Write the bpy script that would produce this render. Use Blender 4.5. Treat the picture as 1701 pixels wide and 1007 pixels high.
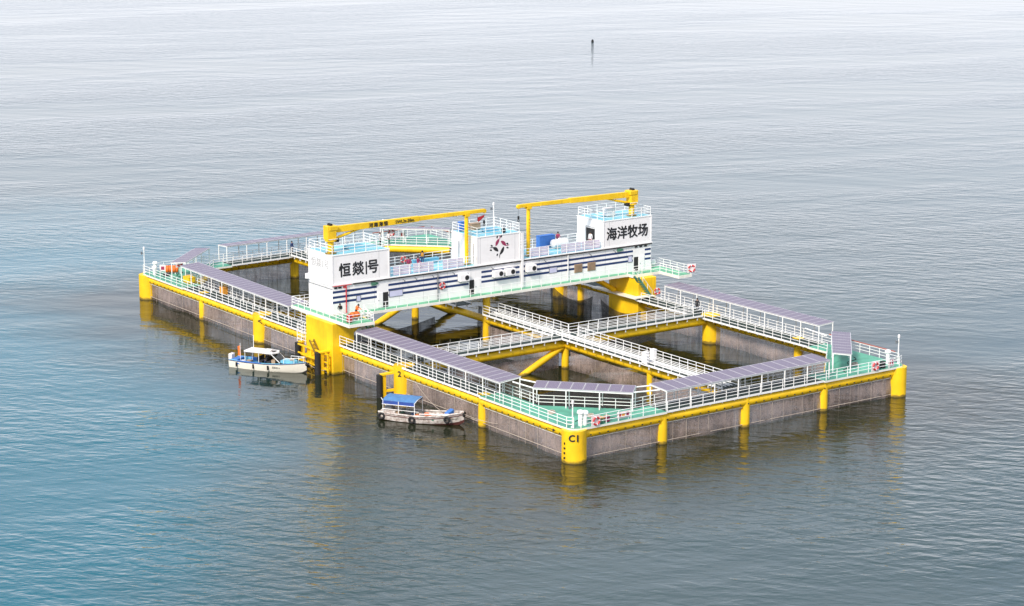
import bpy, bmesh, math, random
from mathutils import Vector, Matrix
random.seed(7)
R_ = math.radians
S = bpy.context.scene
for o in list(bpy.data.objects): bpy.data.objects.remove(o)

# ------------------------------------------------------------------ camera
cam_d = bpy.data.cameras.new('camera'); cam = bpy.data.objects.new('camera', cam_d)
S.collection.objects.link(cam)
cam.location = (-111.51, -147.36, 54.32)
cam.rotation_euler = (R_(90 - 12.167), 0, 0.953125 - math.pi / 2)
cam_d.sensor_fit = 'HORIZONTAL'; cam_d.sensor_width = 36; cam_d.lens = 75.17
cam_d.clip_start = 1; cam_d.clip_end = 60000
S.camera = cam
# ------------------------------------------------------------------ sky, sun, exposure
CLOUD, CLOUD_LO = 6.3, 0.25
SUN_AZ, SUN_EL = 206.0, 40.0            # azimuth measured from +X towards +Y
w = bpy.data.worlds.new('World'); S.world = w; w.use_nodes = True
nt = w.node_tree; nt.nodes.clear()
wo = nt.nodes.new('ShaderNodeOutputWorld'); bg = nt.nodes.new('ShaderNodeBackground')
sky = nt.nodes.new('ShaderNodeTexSky'); sky.sky_type = 'NISHITA'; sky.sun_disc = False
sky.sun_elevation = R_(SUN_EL); sky.sun_rotation = R_(90 - SUN_AZ)
sky.air_density = 1.0; sky.dust_density = 1.0; sky.ozone_density = 1.5; sky.altitude = 0
# thin bright cloud all round the sky over the blue
tcw = nt.nodes.new('ShaderNodeTexCoord'); sepw = nt.nodes.new('ShaderNodeSeparateXYZ'); nt.links.new(tcw.outputs['Generated'], sepw.inputs[0])
mpw = nt.nodes.new('ShaderNodeMapping'); mpw.inputs['Scale'].default_value = (1, 1, 3.2); nt.links.new(tcw.outputs['Generated'], mpw.inputs[0])
cn = nt.nodes.new('ShaderNodeTexNoise'); cn.inputs['Scale'].default_value = 3.2; cn.inputs['Detail'].default_value = 6; cn.inputs['Roughness'].default_value = 0.55
nt.links.new(mpw.outputs[0], cn.inputs[0])
cf = nt.nodes.new('ShaderNodeMapRange'); cf.inputs[1].default_value = 0.36; cf.inputs[2].default_value = 0.64; cf.inputs[3].default_value = CLOUD_LO; cf.inputs[4].default_value = 0.8
nt.links.new(cn.outputs[0], cf.inputs[0])
hz = nt.nodes.new('ShaderNodeMapRange'); hz.interpolation_type = 'SMOOTHSTEP'      # haze thickens towards the horizon
for i_, v_ in enumerate((0.02, 0.48, 1.0, 0.0)): hz.inputs[i_ + 1].default_value = v_
nt.links.new(sepw.outputs[2], hz.inputs[0])
mxw = nt.nodes.new('ShaderNodeMath'); mxw.operation = 'MAXIMUM'; nt.links.new(cf.outputs[0], mxw.inputs[0]); nt.links.new(hz.outputs[0], mxw.inputs[1])
cf = mxw
cmx = nt.nodes.new('ShaderNodeMixRGB'); nt.links.new(cf.outputs[0], cmx.inputs[0]); nt.links.new(sky.outputs[0], cmx.inputs[1])
cmx.inputs[2].default_value = (CLOUD * .955, CLOUD * .965, CLOUD * 1.035, 1)
bg.inputs['Strength'].default_value = 0.12
nt.links.new(cmx.outputs[0], bg.inputs[0]); nt.links.new(bg.outputs[0], wo.inputs[0])
sd = bpy.data.lights.new('sun', 'SUN'); sun = bpy.data.objects.new('sun', sd)
S.collection.objects.link(sun)
sd.energy = 2.4; sd.angle = R_(10); sd.color = (1.0, 0.91, 0.80)
az, el = R_(SUN_AZ), R_(SUN_EL)
sun.rotation_euler = Vector((-math.cos(az) * math.cos(el), -math.sin(az) * math.cos(el), -math.sin(el))).to_track_quat('-Z', 'Y').to_euler()
S.view_settings.view_transform = 'Standard'; S.view_settings.look = 'None'
S.view_settings.gamma = 1; S.view_settings.use_curve_mapping = False
S.view_settings.exposure = 0.9
S.cycles.use_denoising = True; S.cycles.denoising_prefilter = 'ACCURATE'; S.cycles.blur_glossy = 1.5; S.cycles.caustics_reflective = False
S.cycles.max_bounces = 6; S.cycles.transparent_max_bounces = 16

# ------------------------------------------------------------------ materials
def new_mat(name):
    m = bpy.data.materials.new(name); m.use_nodes = True
    n = m.node_tree.nodes; return m, n, m.node_tree.links, n['Principled BSDF']

def paint(name, col, rough=0.5, var=0.12, scale=1.5, dirt=None, dirt_amt=0.0, metal=0.0, bump=0.0, streak=False, thr=(0.56, 0.78)):
    m, n, l, b = new_mat(name)
    tc = n.new('ShaderNodeTexCoord'); mp = n.new('ShaderNodeMapping')
    l.new(tc.outputs['Object'], mp.inputs[0])
    no = n.new('ShaderNodeTexNoise'); no.inputs['Scale'].default_value = scale; no.inputs['Detail'].default_value = 6
    l.new(mp.outputs[0], no.inputs[0])
    mr = n.new('ShaderNodeMapRange'); mr.inputs[1].default_value = 0.3; mr.inputs[2].default_value = 0.7
    mr.inputs[3].default_value = 1 - var; mr.inputs[4].default_value = 1 + var * 0.4
    l.new(no.outputs[0], mr.inputs[0])
    hs = n.new('ShaderNodeHueSaturation'); hs.inputs['Color'].default_value = (*col, 1)
    l.new(mr.outputs[0], hs.inputs['Value'])
    out = hs.outputs[0]
    if dirt:
        mp2 = n.new('ShaderNodeMapping'); l.new(tc.outputs['Object'], mp2.inputs[0])
        mp2.inputs['Scale'].default_value = (3, 3, 0.5) if streak else (1, 1, 1)
        n2 = n.new('ShaderNodeTexNoise'); n2.inputs['Scale'].default_value = scale * 1.7; n2.inputs['Detail'].default_value = 8
        n2.inputs['Roughness'].default_value = 0.65
        l.new(mp2.outputs[0], n2.inputs[0])
        r2 = n.new('ShaderNodeMapRange'); r2.inputs[1].default_value = thr[0]; r2.inputs[2].default_value = thr[1]
        r2.inputs[4].default_value = dirt_amt; l.new(n2.outputs[0], r2.inputs[0])
        mx = n.new('ShaderNodeMixRGB'); l.new(r2.outputs[0], mx.inputs[0]); l.new(out, mx.inputs[1])
        mx.inputs[2].default_value = (*dirt, 1); out = mx.outputs[0]
    l.new(out, b.inputs['Base Color'])
    b.inputs['Roughness'].default_value = rough; b.inputs['Metallic'].default_value = metal
    if bump:
        bp = n.new('ShaderNodeBump'); bp.inputs['Strength'].default_value = bump; bp.inputs['Distance'].default_value = 0.02
        n3 = n.new('ShaderNodeTexNoise'); n3.inputs['Scale'].default_value = scale * 8; l.new(mp.outputs[0], n3.inputs[0])
        l.new(n3.outputs[0], bp.inputs['Height']); l.new(bp.outputs[0], b.inputs['Normal'])
    return m

M = {}
RUST = (0.22, 0.08, 0.02)
M['yellow'] = paint('yellow_paint', (0.90, 0.56, 0.009), 0.5, 0.2, 0.5, RUST, 0.5, streak=True)
def wet_band(m):
    n, l = m.node_tree.nodes, m.node_tree.links; b = n['Principled BSDF']; src = b.inputs['Base Color'].links[0].from_socket
    tc = n.new('ShaderNodeTexCoord'); sp = n.new('ShaderNodeSeparateXYZ'); l.new(tc.outputs['Object'], sp.inputs[0])
    no = n.new('ShaderNodeTexNoise'); no.inputs['Scale'].default_value = 2.5; no.inputs['Detail'].default_value = 6; l.new(tc.outputs['Object'], no.inputs[0])
    ma = n.new('ShaderNodeMath'); ma.operation = 'MULTIPLY_ADD'; l.new(no.outputs[0], ma.inputs[0]); ma.inputs[1].default_value = -.5; l.new(sp.outputs[2], ma.inputs[2])
    mr = n.new('ShaderNodeMapRange'); l.new(ma.outputs[0], mr.inputs[0])
    for i, q in enumerate((-.14, .06, .85, 0.0)): mr.inputs[i + 1].default_value = q
    mx = n.new('ShaderNodeMixRGB'); l.new(mr.outputs[0], mx.inputs[0]); l.new(src, mx.inputs[1]); mx.inputs[2].default_value = (.10, .075, .02, 1)
    l.new(mx.outputs[0], b.inputs['Base Color'])
wet_band(M['yellow'])
M['white'] = paint('white_paint', (0.84, 0.82, 0.81), 0.5, 0.06, 0.6, (0.50, 0.40, 0.32), 0.20, streak=True)
M['rail'] = paint('rail_paint', (0.84, 0.84, 0.82), 0.45, 0.08, 2.0, RUST, 0.12)
M['rim'] = paint('rim_paint', (0.80, 0.78, 0.70), 0.5, 0.1, 1.0, (0.4, 0.26, 0.12), 0.25)
M['green'] = paint('green_deck', (0.10, 0.38, 0.26), 0.6, 0.35, 0.5, (0.05, 0.20, 0.14), 0.75)
M['grating'] = paint('dark_grating', (0.012, 0.032, 0.025), 0.7, 0.3, 2.0)
M['housegreen'] = paint('house_deck_green', (0.14, 0.45, 0.26), 0.6, 0.2, 0.6, (0.35, 0.42, 0.33), 0.5)
M['cyan'] = paint('cyan_roof', (0.22, 0.55, 0.66), 0.55, 0.2, 0.6, (0.55, 0.62, 0.64), 0.6)
M['navy'] = paint('navy_stripe', (0.012, 0.035, 0.13), 0.45, 0.15, 1.0)
M['black'] = paint('black_rubber', (0.012, 0.012, 0.013), 0.75, 0.3, 3.0, (0.06, 0.055, 0.05), 0.5)
M['ink'] = paint('lettering_black', (0.015, 0.015, 0.017), 0.6, 0.1, 2.0)
M['dark'] = paint('dark_interior', (0.02, 0.018, 0.018), 0.8, 0.2, 1.0)
M['brownplate'] = paint('brown_louvre', (0.36, 0.25, 0.16), 0.6, 0.2, 2.0)
M['orange'] = paint('orange_fabric', (0.85, 0.16, 0.015), 0.6, 0.15, 2.0)
M['red'] = paint('red_paint', (0.55, 0.03, 0.035), 0.5, 0.15, 2.0)
M['pinkwhite'] = paint('pale_sign', (0.80, 0.70, 0.70), 0.5, 0.08, 2.0)
M['rope'] = paint('pale_rope', (0.44, 0.37, 0.31), 0.8, 0.2, 4.0)
M['steel'] = paint('steel_grey', (0.25, 0.26, 0.28), 0.4, 0.15, 2.0, metal=0.5)
M['greystain'] = paint('grey_stain', (0.42, 0.42, 0.42), 0.6, 0.15, 2.0)
M['blue'] = paint('boat_blue', (0.06, 0.27, 0.52), 0.5, 0.2, 1.5, (0.3, 0.45, 0.55), 0.4)
M['tarp'] = paint('blue_tarp', (0.07, 0.20, 0.42), 0.55, 0.2, 2.0, (0.10, 0.35, 0.62), 0.6, bump=0.6)
M['flap'] = paint('blue_flap', (0.012, 0.05, 0.26), 0.55, 0.2, 2.0, (0.05, 0.16, 0.4), 0.5)
M['lightblue'] = paint('boat_deck_blue', (0.16, 0.46, 0.62), 0.5, 0.25, 1.2, (0.55, 0.68, 0.72), 0.5)
M['cream'] = paint('boat_hull_cream', (0.78, 0.74, 0.64), 0.4, 0.08, 0.8, (0.42, 0.30, 0.18), 0.25, streak=True)
M['oldwhite'] = paint('old_hull_white', (0.62, 0.57, 0.53), 0.65, 0.3, 1.6, (0.17, 0.09, 0.06), 0.9, thr=(0.47, 0.66))
M['antifoul'] = paint('red_bottom_paint', (0.10, 0.03, 0.025), 0.7, 0.2, 2.0)
M['boatgreen'] = paint('boat_inner_green', (0.07, 0.20, 0.13), 0.65, 0.25, 2.0)
M['glass'] = paint('dark_glass', (0.03, 0.035, 0.04), 0.1, 0.1, 1.0)
M['lilacglass'] = paint('pale_window', (0.55, 0.55, 0.72), 0.2, 0.08, 1.0)
M['screen'] = paint('lilac_screen', (0.62, 0.56, 0.66), 0.4, 0.08, 0.8)
M['skin'] = paint('skin', (0.48, 0.28, 0.19), 0.6, 0.05, 3.0)
M['hair'] = paint('hair_black', (0.012, 0.01, 0.01), 0.6, 0.1, 3.0)
M['cl_black'] = paint('cloth_black', (0.02, 0.02, 0.025), 0.8, 0.15, 4.0)
M['cl_navy'] = paint('cloth_navy', (0.03, 0.06, 0.16), 0.8, 0.15, 4.0)
M['cl_wine'] = paint('cloth_wine', (0.30, 0.03, 0.09), 0.8, 0.15, 4.0)
M['cl_amber'] = paint('life_vest_amber', (0.75, 0.33, 0.04), 0.7, 0.1, 4.0)
M['cl_white'] = paint('cloth_white', (0.72, 0.70, 0.70), 0.8, 0.1, 4.0)
M['cl_blue'] = paint('cloth_blue', (0.05, 0.17, 0.50), 0.8, 0.15, 4.0)

def solar_mat():
    m, n, l, b = new_mat('solar_cells')
    tc = n.new('ShaderNodeTexCoord'); br = n.new('ShaderNodeTexBrick')
    br.offset = 0; br.inputs['Scale'].default_value = 1
    br.inputs['Brick Width'].default_value = 0.17; br.inputs['Row Height'].default_value = 0.17
    br.inputs['Mortar Size'].default_value = 0.006
    br.inputs['Color1'].default_value = (0.135, 0.108, 0.160, 1); br.inputs['Color2'].default_value = (0.155, 0.124, 0.178, 1)
    br.inputs['Mortar'].default_value = (0.26, 0.24, 0.30, 1)
    l.new(tc.outputs['Object'], br.inputs[0]); l.new(br.outputs[0], b.inputs['Base Color'])
    b.inputs['Roughness'].default_value = 0.4; b.inputs['Specular IOR Level'].default_value = 0.35
    return m
M['solar'] = solar_mat(); M['frame'] = paint('panel_frame', (0.58, 0.57, 0.60), 0.4, 0.15, 1.0)

def net_mat(name, col, lo, hi, wet=True):
    m, n, l, b = new_mat(name)
    b.inputs['Roughness'].default_value = 0.9
    tc = n.new('ShaderNodeTexCoord')
    def noise(sc, scale, det, rough=.6):
        mp = n.new('ShaderNodeMapping'); mp.inputs['Scale'].default_value = sc; l.new(tc.outputs['Object'], mp.inputs[0])
        no = n.new('ShaderNodeTexNoise'); no.inputs['Scale'].default_value = scale; no.inputs['Detail'].default_value = det; no.inputs['Roughness'].default_value = rough
        l.new(mp.outputs[0], no.inputs[0]); return no.outputs[0]
    def rng(v, a, c, d, e):
        x = n.new('ShaderNodeMapRange')
        for i, q in enumerate((a, c, d, e)): x.inputs[i + 1].default_value = q
        l.new(v, x.inputs[0]); return x.outputs[0]
    def mul(a, c):
        x = n.new('ShaderNodeMath'); x.operation = 'MULTIPLY'; l.new(a, x.inputs[0]); l.new(c, x.inputs[1]); return x.outputs[0]
    fac = rng(noise((1, 1, .35), 1.6, 8, .7), 0.3, 0.7, lo, hi)
    val = mul(rng(noise((1, 1, 1), 9, 5), 0.3, 0.7, 0.55, 1.35), rng(noise((.5, .5, .25), 1.0, 4), 0.35, 0.65, 0.72, 1.15))
    if wet:   # soaked, weedy twine close to the waterline
        sp = n.new('ShaderNodeSeparateXYZ'); l.new(tc.outputs['Object'], sp.inputs[0])
        ad = n.new('ShaderNodeMath'); ad.operation = 'ADD'; l.new(sp.outputs[2], ad.inputs[0]); l.new(rng(noise((1, 1, .4), 1.3, 5), 0.3, 0.7, -.35, .35), ad.inputs[1])
        val = mul(val, rng(ad.outputs[0], 0.1, 0.75, 0.5, 1.0))
    hs = n.new('ShaderNodeHueSaturation'); hs.inputs['Color'].default_value = (*col, 1); l.new(val, hs.inputs['Value'])
    l.new(hs.outputs[0], b.inputs['Base Color'])
    tr = n.new('ShaderNodeBsdfTransparent'); mx = n.new('ShaderNodeMixShader')
    l.new(fac, mx.inputs[0]); l.new(tr.outputs[0], mx.inputs[1]); l.new(b.outputs[0], mx.inputs[2])
    l.new(mx.outputs[0], n['Material Output'].inputs[0])
    return m
M['net'] = net_mat('fouled_net', (0.34, 0.265, 0.235), 0.4, 0.88)
M['darknet'] = net_mat('black_net', (0.014, 0.014, 0.011), 0.6, 0.95, False)

def water_mat():
    m, n, l, b = new_mat('sea_water')
    tc = n.new('ShaderNodeTexCoord')
    def mapping(sx, sy, rot=-0.62, loc=(0, 0, 0)):
        mp = n.new('ShaderNodeMapping'); mp.vector_type = 'TEXTURE'
        mp.inputs['Rotation'].default_value = (0, 0, rot); mp.inputs['Scale'].default_value = (sx, sy, 1)
        mp.inputs['Location'].default_value = loc
        l.new(tc.outputs['Object'], mp.inputs[0]); return mp
    def noise(sx, sy, scale, det, rot=-0.62, loc=(0, 0, 0), rough=0.5, dist=0.0):
        no = n.new('ShaderNodeTexNoise'); no.inputs['Scale'].default_value = scale; no.inputs['Detail'].default_value = det
        no.inputs['Roughness'].default_value = rough; no.inputs['Distortion'].default_value = dist
        l.new(mapping(sx, sy, rot, loc).outputs[0], no.inputs[0]); return no.outputs[0]
    def math_(op, a, bb):
        x = n.new('ShaderNodeMath'); x.operation = op
        for i, v in enumerate((a, bb)):
            if isinstance(v, (int, float)): x.inputs[i].default_value = v
            else: l.new(v, x.inputs[i])
        return x.outputs[0]
    def mrange(v, a, c, d, e):
        x = n.new('ShaderNodeMapRange'); x.interpolation_type = 'SMOOTHSTEP'
        for i, q in enumerate((a, c, d, e)): x.inputs[i + 1].default_value = q
        l.new(v, x.inputs[0]); return x.outputs[0]
    swell = noise(20.0, 7.0, 1, 2, rot=-0.9)
    wa = noise(2.9, 1.2, 1, 2, rot=-1.02, dist=0.35, rough=0.45)
    wb_ = noise(2.0, 0.85, 1, 2, rot=-0.42, dist=0.35, rough=0.45)
    rip = noise(0.52, 0.27, 1, 3, rot=-0.8)
    patch = noise(190, 60, 1, 5, rot=-0.22, loc=(30, 10, 0), rough=0.6)
    # distance outside the farm's rectangle: its nets and legs calm the water close by
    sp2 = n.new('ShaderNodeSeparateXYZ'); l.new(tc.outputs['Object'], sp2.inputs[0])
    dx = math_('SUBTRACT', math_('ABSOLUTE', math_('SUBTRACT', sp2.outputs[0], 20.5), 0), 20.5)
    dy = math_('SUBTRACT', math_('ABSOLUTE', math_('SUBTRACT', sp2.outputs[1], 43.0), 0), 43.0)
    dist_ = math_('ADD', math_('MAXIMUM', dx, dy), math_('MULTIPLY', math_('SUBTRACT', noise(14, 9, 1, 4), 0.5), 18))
    lee = mrange(dist_, 0, 30, 0.42, 1.0); refl_fade = mrange(dist_, 2, 26, 0.0, 1.0)
    wind = math_('MULTIPLY', mrange(patch, 0.38, 0.60, 0.14, 1.45), lee)
    small = math_('ADD', math_('MULTIPLY', wa, 0.135), math_('ADD', math_('MULTIPLY', wb_, 0.085), math_('MULTIPLY', rip, 0.028)))
    h = math_('ADD', math_('MULTIPLY', swell, 0.13), math_('MULTIPLY', small, wind))
    bp = n.new('ShaderNodeBump'); bp.inputs['Strength'].default_value = 1.0; bp.inputs['Distance'].default_value = 1.0
    l.new(h, bp.inputs['Height']); l.new(bp.outputs[0], b.inputs['Normal'])
    # body colour: blue sky's reflection painted in as teal to the west, grey-green elsewhere
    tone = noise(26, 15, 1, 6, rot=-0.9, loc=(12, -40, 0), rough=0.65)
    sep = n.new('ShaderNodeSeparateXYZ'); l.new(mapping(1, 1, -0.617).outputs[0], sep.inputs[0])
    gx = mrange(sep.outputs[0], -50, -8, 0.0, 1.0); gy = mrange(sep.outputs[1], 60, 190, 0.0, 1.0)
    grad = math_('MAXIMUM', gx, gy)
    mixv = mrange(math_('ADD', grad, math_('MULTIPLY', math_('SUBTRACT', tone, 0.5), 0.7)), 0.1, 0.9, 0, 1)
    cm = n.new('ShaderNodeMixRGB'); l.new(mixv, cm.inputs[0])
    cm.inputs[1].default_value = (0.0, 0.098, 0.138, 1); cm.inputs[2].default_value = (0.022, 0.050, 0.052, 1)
    c2 = n.new('ShaderNodeMixRGB'); l.new(refl_fade, c2.inputs[0]); c2.inputs[1].default_value = (0.015, 0.018, 0.008, 1); l.new(cm.outputs[0], c2.inputs[2])  # dark olive reflection of nets and pipes painted into the colour near the farm
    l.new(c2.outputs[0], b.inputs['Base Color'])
    b.inputs['Roughness'].default_value = 0.025; b.inputs['IOR'].default_value = 1.333
    return m
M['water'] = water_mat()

# ------------------------------------------------------------------ mesh helpers
class MB:
    def __init__(s): s.v, s.f, s.m = [], [], []
    def add(s, vs, fs, mi=0):
        k = len(s.v); s.v += [tuple(p) for p in vs]; s.f += [tuple(i + k for i in f) for f in fs]; s.m += [mi] * len(fs); return s
    def box(s, a, b, mi=0):
        x0, y0, z0 = a; x1, y1, z1 = b
        return s.add([(x0, y0, z0), (x1, y0, z0), (x1, y1, z0), (x0, y1, z0), (x0, y0, z1), (x1, y0, z1), (x1, y1, z1), (x0, y1, z1)],
                     [(0, 3, 2, 1), (4, 5, 6, 7), (0, 1, 5, 4), (1, 2, 6, 5), (2, 3, 7, 6), (3, 0, 4, 7)], mi)
    def beam(s, p, q, wd, ht, mi=0, up=(0, 0, 1), w2=None, h2=None):
        p, q = Vector(p), Vector(q); d = (q - p).normalized(); u = Vector(up)
        if abs(d.dot(u)) > 0.98: u = Vector((1, 0, 0))
        sd_ = d.cross(u).normalized(); u = sd_.cross(d)
        vs = []
        for c, (a, b) in ((p, (wd, ht)), (q, (w2 or wd, h2 or ht))):
            for i, j in ((-1, -1), (1, -1), (1, 1), (-1, 1)): vs.append(c + sd_ * (i * a / 2) + u * (j * b / 2))
        return s.add(vs, [(0, 1, 2, 3), (7, 6, 5, 4), (0, 4, 5, 1), (1, 5, 6, 2), (2, 6, 7, 3), (3, 7, 4, 0)], mi)
    def cyl(s, p, q, r, n=8, mi=0, r2=None, cap=True):
        p, q = Vector(p), Vector(q); d = (q - p).normalized()
        u = Vector((0, 0, 1)) if abs(d.z) < 0.9 else Vector((1, 0, 0))
        a = d.cross(u).normalized(); b = a.cross(d); r2 = r if r2 is None else r2
        vs = [c + (a * math.cos(2 * math.pi * i / n) + b * math.sin(2 * math.pi * i / n)) * rr for c, rr in ((p, r), (q, r2)) for i in range(n)]
        fs = [(i, i + n, (i + 1) % n + n, (i + 1) % n) for i in range(n)]
        if cap: fs += [tuple(range(n)), tuple(range(2 * n - 1, n - 1, -1))]
        return s.add(vs, fs, mi)
    def prism(s, poly, z0, z1, mi=0, mtop=None):
        n = len(poly); vs = [(x, y, z0) for x, y in poly] + [(x, y, z1) for x, y in poly]
        s.add(vs, [tuple(range(n - 1, -1, -1))] + [(i, (i + 1) % n, (i + 1) % n + n, i + n) for i in range(n)], mi)
        return s.add(vs[n:], [tuple(range(n))], mi if mtop is None else mtop)
    def torus(s, c, R, r, ax='y', n=16, k=6, mi=0, arc=None):
        vs, fs = [], []
        for i in range(n):
            a = 2 * math.pi * i / n
            for j in range(k):
                b = 2 * math.pi * j / k; q = R + r * math.cos(b); t = r * math.sin(b)
                p = (q * math.cos(a), t, q * math.sin(a)) if ax == 'y' else (t, q * math.cos(a), q * math.sin(a)) if ax == 'x' else (q * math.cos(a), q * math.sin(a), t)
                vs.append((c[0] + p[0], c[1] + p[1], c[2] + p[2]))
                fs.append((i * k + j, ((i + 1) % n) * k + j, ((i + 1) % n) * k + (j + 1) % k, i * k + (j + 1) % k))
        s.add(vs, fs, mi)
        if arc:
            for q in range(len(fs)):
                if (q // k) % (n // 4) < arc: s.m[-len(fs) + q] = mi + 1
        return s
    def ball(s, c, r, n=10, k=6, mi=0, sc=(1, 1, 1)):
        vs = [(c[0], c[1], c[2] + r * sc[2])]
        for j in range(1, k):
            t = math.pi * j / k
            for i in range(n):
                a = 2 * math.pi * i / n
                vs.append((c[0] + r * sc[0] * math.sin(t) * math.cos(a), c[1] + r * sc[1] * math.sin(t) * math.sin(a), c[2] + r * sc[2] * math.cos(t)))
        vs.append((c[0], c[1], c[2] - r * sc[2])); e = len(vs) - 1
        fs = [(0, 1 + i, 1 + (i + 1) % n) for i in range(n)]
        for j in range(k - 2):
            fs += [(1 + j * n + i, 1 + (j + 1) * n + i, 1 + (j + 1) * n + (i + 1) % n, 1 + j * n + (i + 1) % n) for i in range(n)]
        fs += [(e, 1 + (k - 2) * n + (i + 1) % n, 1 + (k - 2) * n + i) for i in range(n)]
        return s.add(vs, fs, mi)
    def mesh(s, name, mats, smooth=False, bevel=0.0):
        me = bpy.data.meshes.new(name); me.from_pydata(s.v, [], s.f)
        for m in mats: me.materials.append(M[m] if isinstance(m, str) else m)
        for p, i in zip(me.polygons, s.m): p.material_index = i; p.use_smooth = smooth
        bm = bmesh.new(); bm.from_mesh(me); bmesh.ops.recalc_face_normals(bm, faces=bm.faces)
        if bevel: bmesh.ops.bevel(bm, geom=list(bm.edges), offset=bevel, segments=1, affect='EDGES', profile=0.5)
        bm.to_mesh(me); bm.free()
        if smooth:
            try: me.set_sharp_from_angle(angle=R_(40))
            except Exception: pass
        return me

def link(name, data, parent=None, loc=(0, 0, 0), rot=None, scale=None):
    o = bpy.data.objects.new(name, data); S.collection.objects.link(o)
    o.location = loc
    if rot: o.rotation_euler = rot
    if scale: o.scale = scale
    if parent: o.parent = parent
    return o
def tag(o, label, cat, group=None):
    o['label'] = label; o['category'] = cat
    if group: o['group'] = group
    return o
def thing(name, label, cat, loc=(0, 0, 0), rz=0, group=None):
    o = link(name, None, None, loc, (0, 0, rz)); o.empty_display_size = 0.3
    return tag(o, label, cat, group)
def part(mb, name, mats, parent, smooth=False, bevel=0.0, world=False):
    me = mb.mesh(name, mats if isinstance(mats, (list, tuple)) else [mats], smooth, bevel)
    o = link(name, me, parent)
    if world and parent:                       # vertices given in world space: undo the parent's position
        r = parent
        off = Vector((0, 0, 0))
        while r: off += r.location; r = r.parent
        o.location = -off
    return o
def single(mb, name, mats, label, cat, loc=(0, 0, 0), rz=0, group=None, smooth=False, bevel=0.0):
    o = part(mb, name, mats, None, smooth, bevel); o.location = loc; o.rotation_euler = (0, 0, rz)
    return tag(o, label, cat, group)
def struct(mb, name, mats):
    o = part(mb, name, mats, None); o['kind'] = 'structure'; return o

_fc = {}
def lettering(body, size, origin, xdir, zdir, mat, parent, name='lettering', bold=0.02, ext=0.012, sx=1.0, align='LEFT', space=1.0):
    c = bpy.data.curves.new('txt', 'FONT'); c.body = body; c.size = size; c.extrude = ext; c.align_x = align
    c.space_character = space; c.resolution_u = 3
    t = bpy.data.objects.new('txt', c); S.collection.objects.link(t)
    dg = bpy.context.evaluated_depsgraph_get(); me = bpy.data.meshes.new_from_object(t.evaluated_get(dg))
    bpy.data.objects.remove(t); 
    if bold:                                     # heavier strokes: the glyphs struck a few times, slightly apart
        v0 = [v.co.copy() for v in me.vertices]; f0 = [tuple(p.vertices) for p in me.polygons]; vv, ff = [], []
        for k_, (dx, dy) in enumerate(((0, 0), (bold, 0), (-bold, 0), (0, bold), (0, -bold))):
            ff += [tuple(i + len(vv) for i in f) for f in f0]; vv += [(v.x + dx, v.y + dy, v.z + k_ * .0015) for v in v0]
        me = bpy.data.meshes.new(name); me.from_pydata(vv, [], ff)
    me.materials.clear(); me.materials.append(M[mat])
    x = Vector(xdir).normalized(); y = Vector(zdir).normalized(); z = x.cross(y)
    o = link(name, me, parent)
    mt = Matrix((x, y, z)).transposed().to_4x4() @ Matrix.Diagonal((sx, 1, 1, 1))
    off = Vector((0, 0, 0)); r = parent
    while r: off += r.location; r = r.parent
    mt.translation = Vector(origin) - off
    o.matrix_local = mt
    return o

W, L = 40.49, 86.0
B2 = 28.41                       # cross walkways at B2 and L-B2
FU, FV = W + 1.2, L + 1.8        # far corner
ZD = 3.1
C1, RC, LC, FC = (0, 0), (W, 0), (0, L), (FU, FV)
def lerp(a, b, t): return tuple(a[i] + (b[i] - a[i]) * t for i in range(len(a)))
def farside(v): return lerp(RC, FC, v / FV)[0] if v > B2 else W
def backside(u): return L + 1.8 * u / FU

# ------------------------------------------------------------------ sea
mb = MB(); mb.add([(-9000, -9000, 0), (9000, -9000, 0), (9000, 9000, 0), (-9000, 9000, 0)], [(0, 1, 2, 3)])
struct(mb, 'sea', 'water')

# ------------------------------------------------------------------ platform frame
plat = thing('fish_farm_frame', 'yellow steel frame of round columns and pipes carrying the whole floating fish farm', 'platform', (0, 0, 0))
def column(u, v, r, top=2.98, n=28, name='column', z0=-3.0):
    mb = MB().cyl((u, v, z0), (u, v, top), r, n)
    return part(mb, name, 'yellow', plat, True)
def pipe(a, b, r, name='pipe', n=20):
    return part(MB().cyl(a, b, r, n, cap=False), name, 'yellow', plat, True)
def lugs(a, b, p, side, step=1.0, z=None):
    mb = MB(); a, b = Vector(a), Vector(b); n = max(1, int((b - a).length / step)); sv = Vector((*side, 0))
    for i in range(n):
        q = a.lerp(b, (i + 0.5) / n) + sv * 0.47
        mb.beam(q + Vector((0, 0, -0.16)), q + sv * 0.07 + Vector((0, 0, -0.14)), 0.13, 0.11)
    o = part(mb, 'net_hook', 'dark', p); o['kind'] = 'stuff'; return o
def flange(a, b, p, off):
    a, b = Vector(a), Vector(b)
    q = Vector((*off, 0))
    return part(MB().beam(a + q - Vector((0, 0, 0.50)), b + q - Vector((0, 0, 0.50)), 0.30, 0.06), 'bottom_flange', 'rim', p)
c_c1 = column(0, 0, 1.13); column(W, 0, 1.0); column(0, L, 1.13); column(FU, FV, 1.0)
c_2 = column(0, B2, 0.98); c_k = column(0, L - B2, 0.98); column(W, B2, 1.0); column(farside(L - B2), L - B2, 0.9)
for v in (14.3, 71.6): column(0, v, 0.5); column(farside(v), v, 0.5)
for q in (.25, .5, .75): column(W * q, 0, 0.52); column(FU * q, backside(FU * q), 0.5 if q != .5 else 0.55)
column(20.25, B2, 0.40, 2.6); column(20.25, 14.2, 0.34, 2.6); column(20.25, 43, 0.42, 5.3); column(20.25, L - B2, 0.42, 2.6); column(20.25, 71.6, 0.34, 2.6)
column(farside(53.5), 53.3, 0.42)
ZP, RP = 2.45, 0.5
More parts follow.
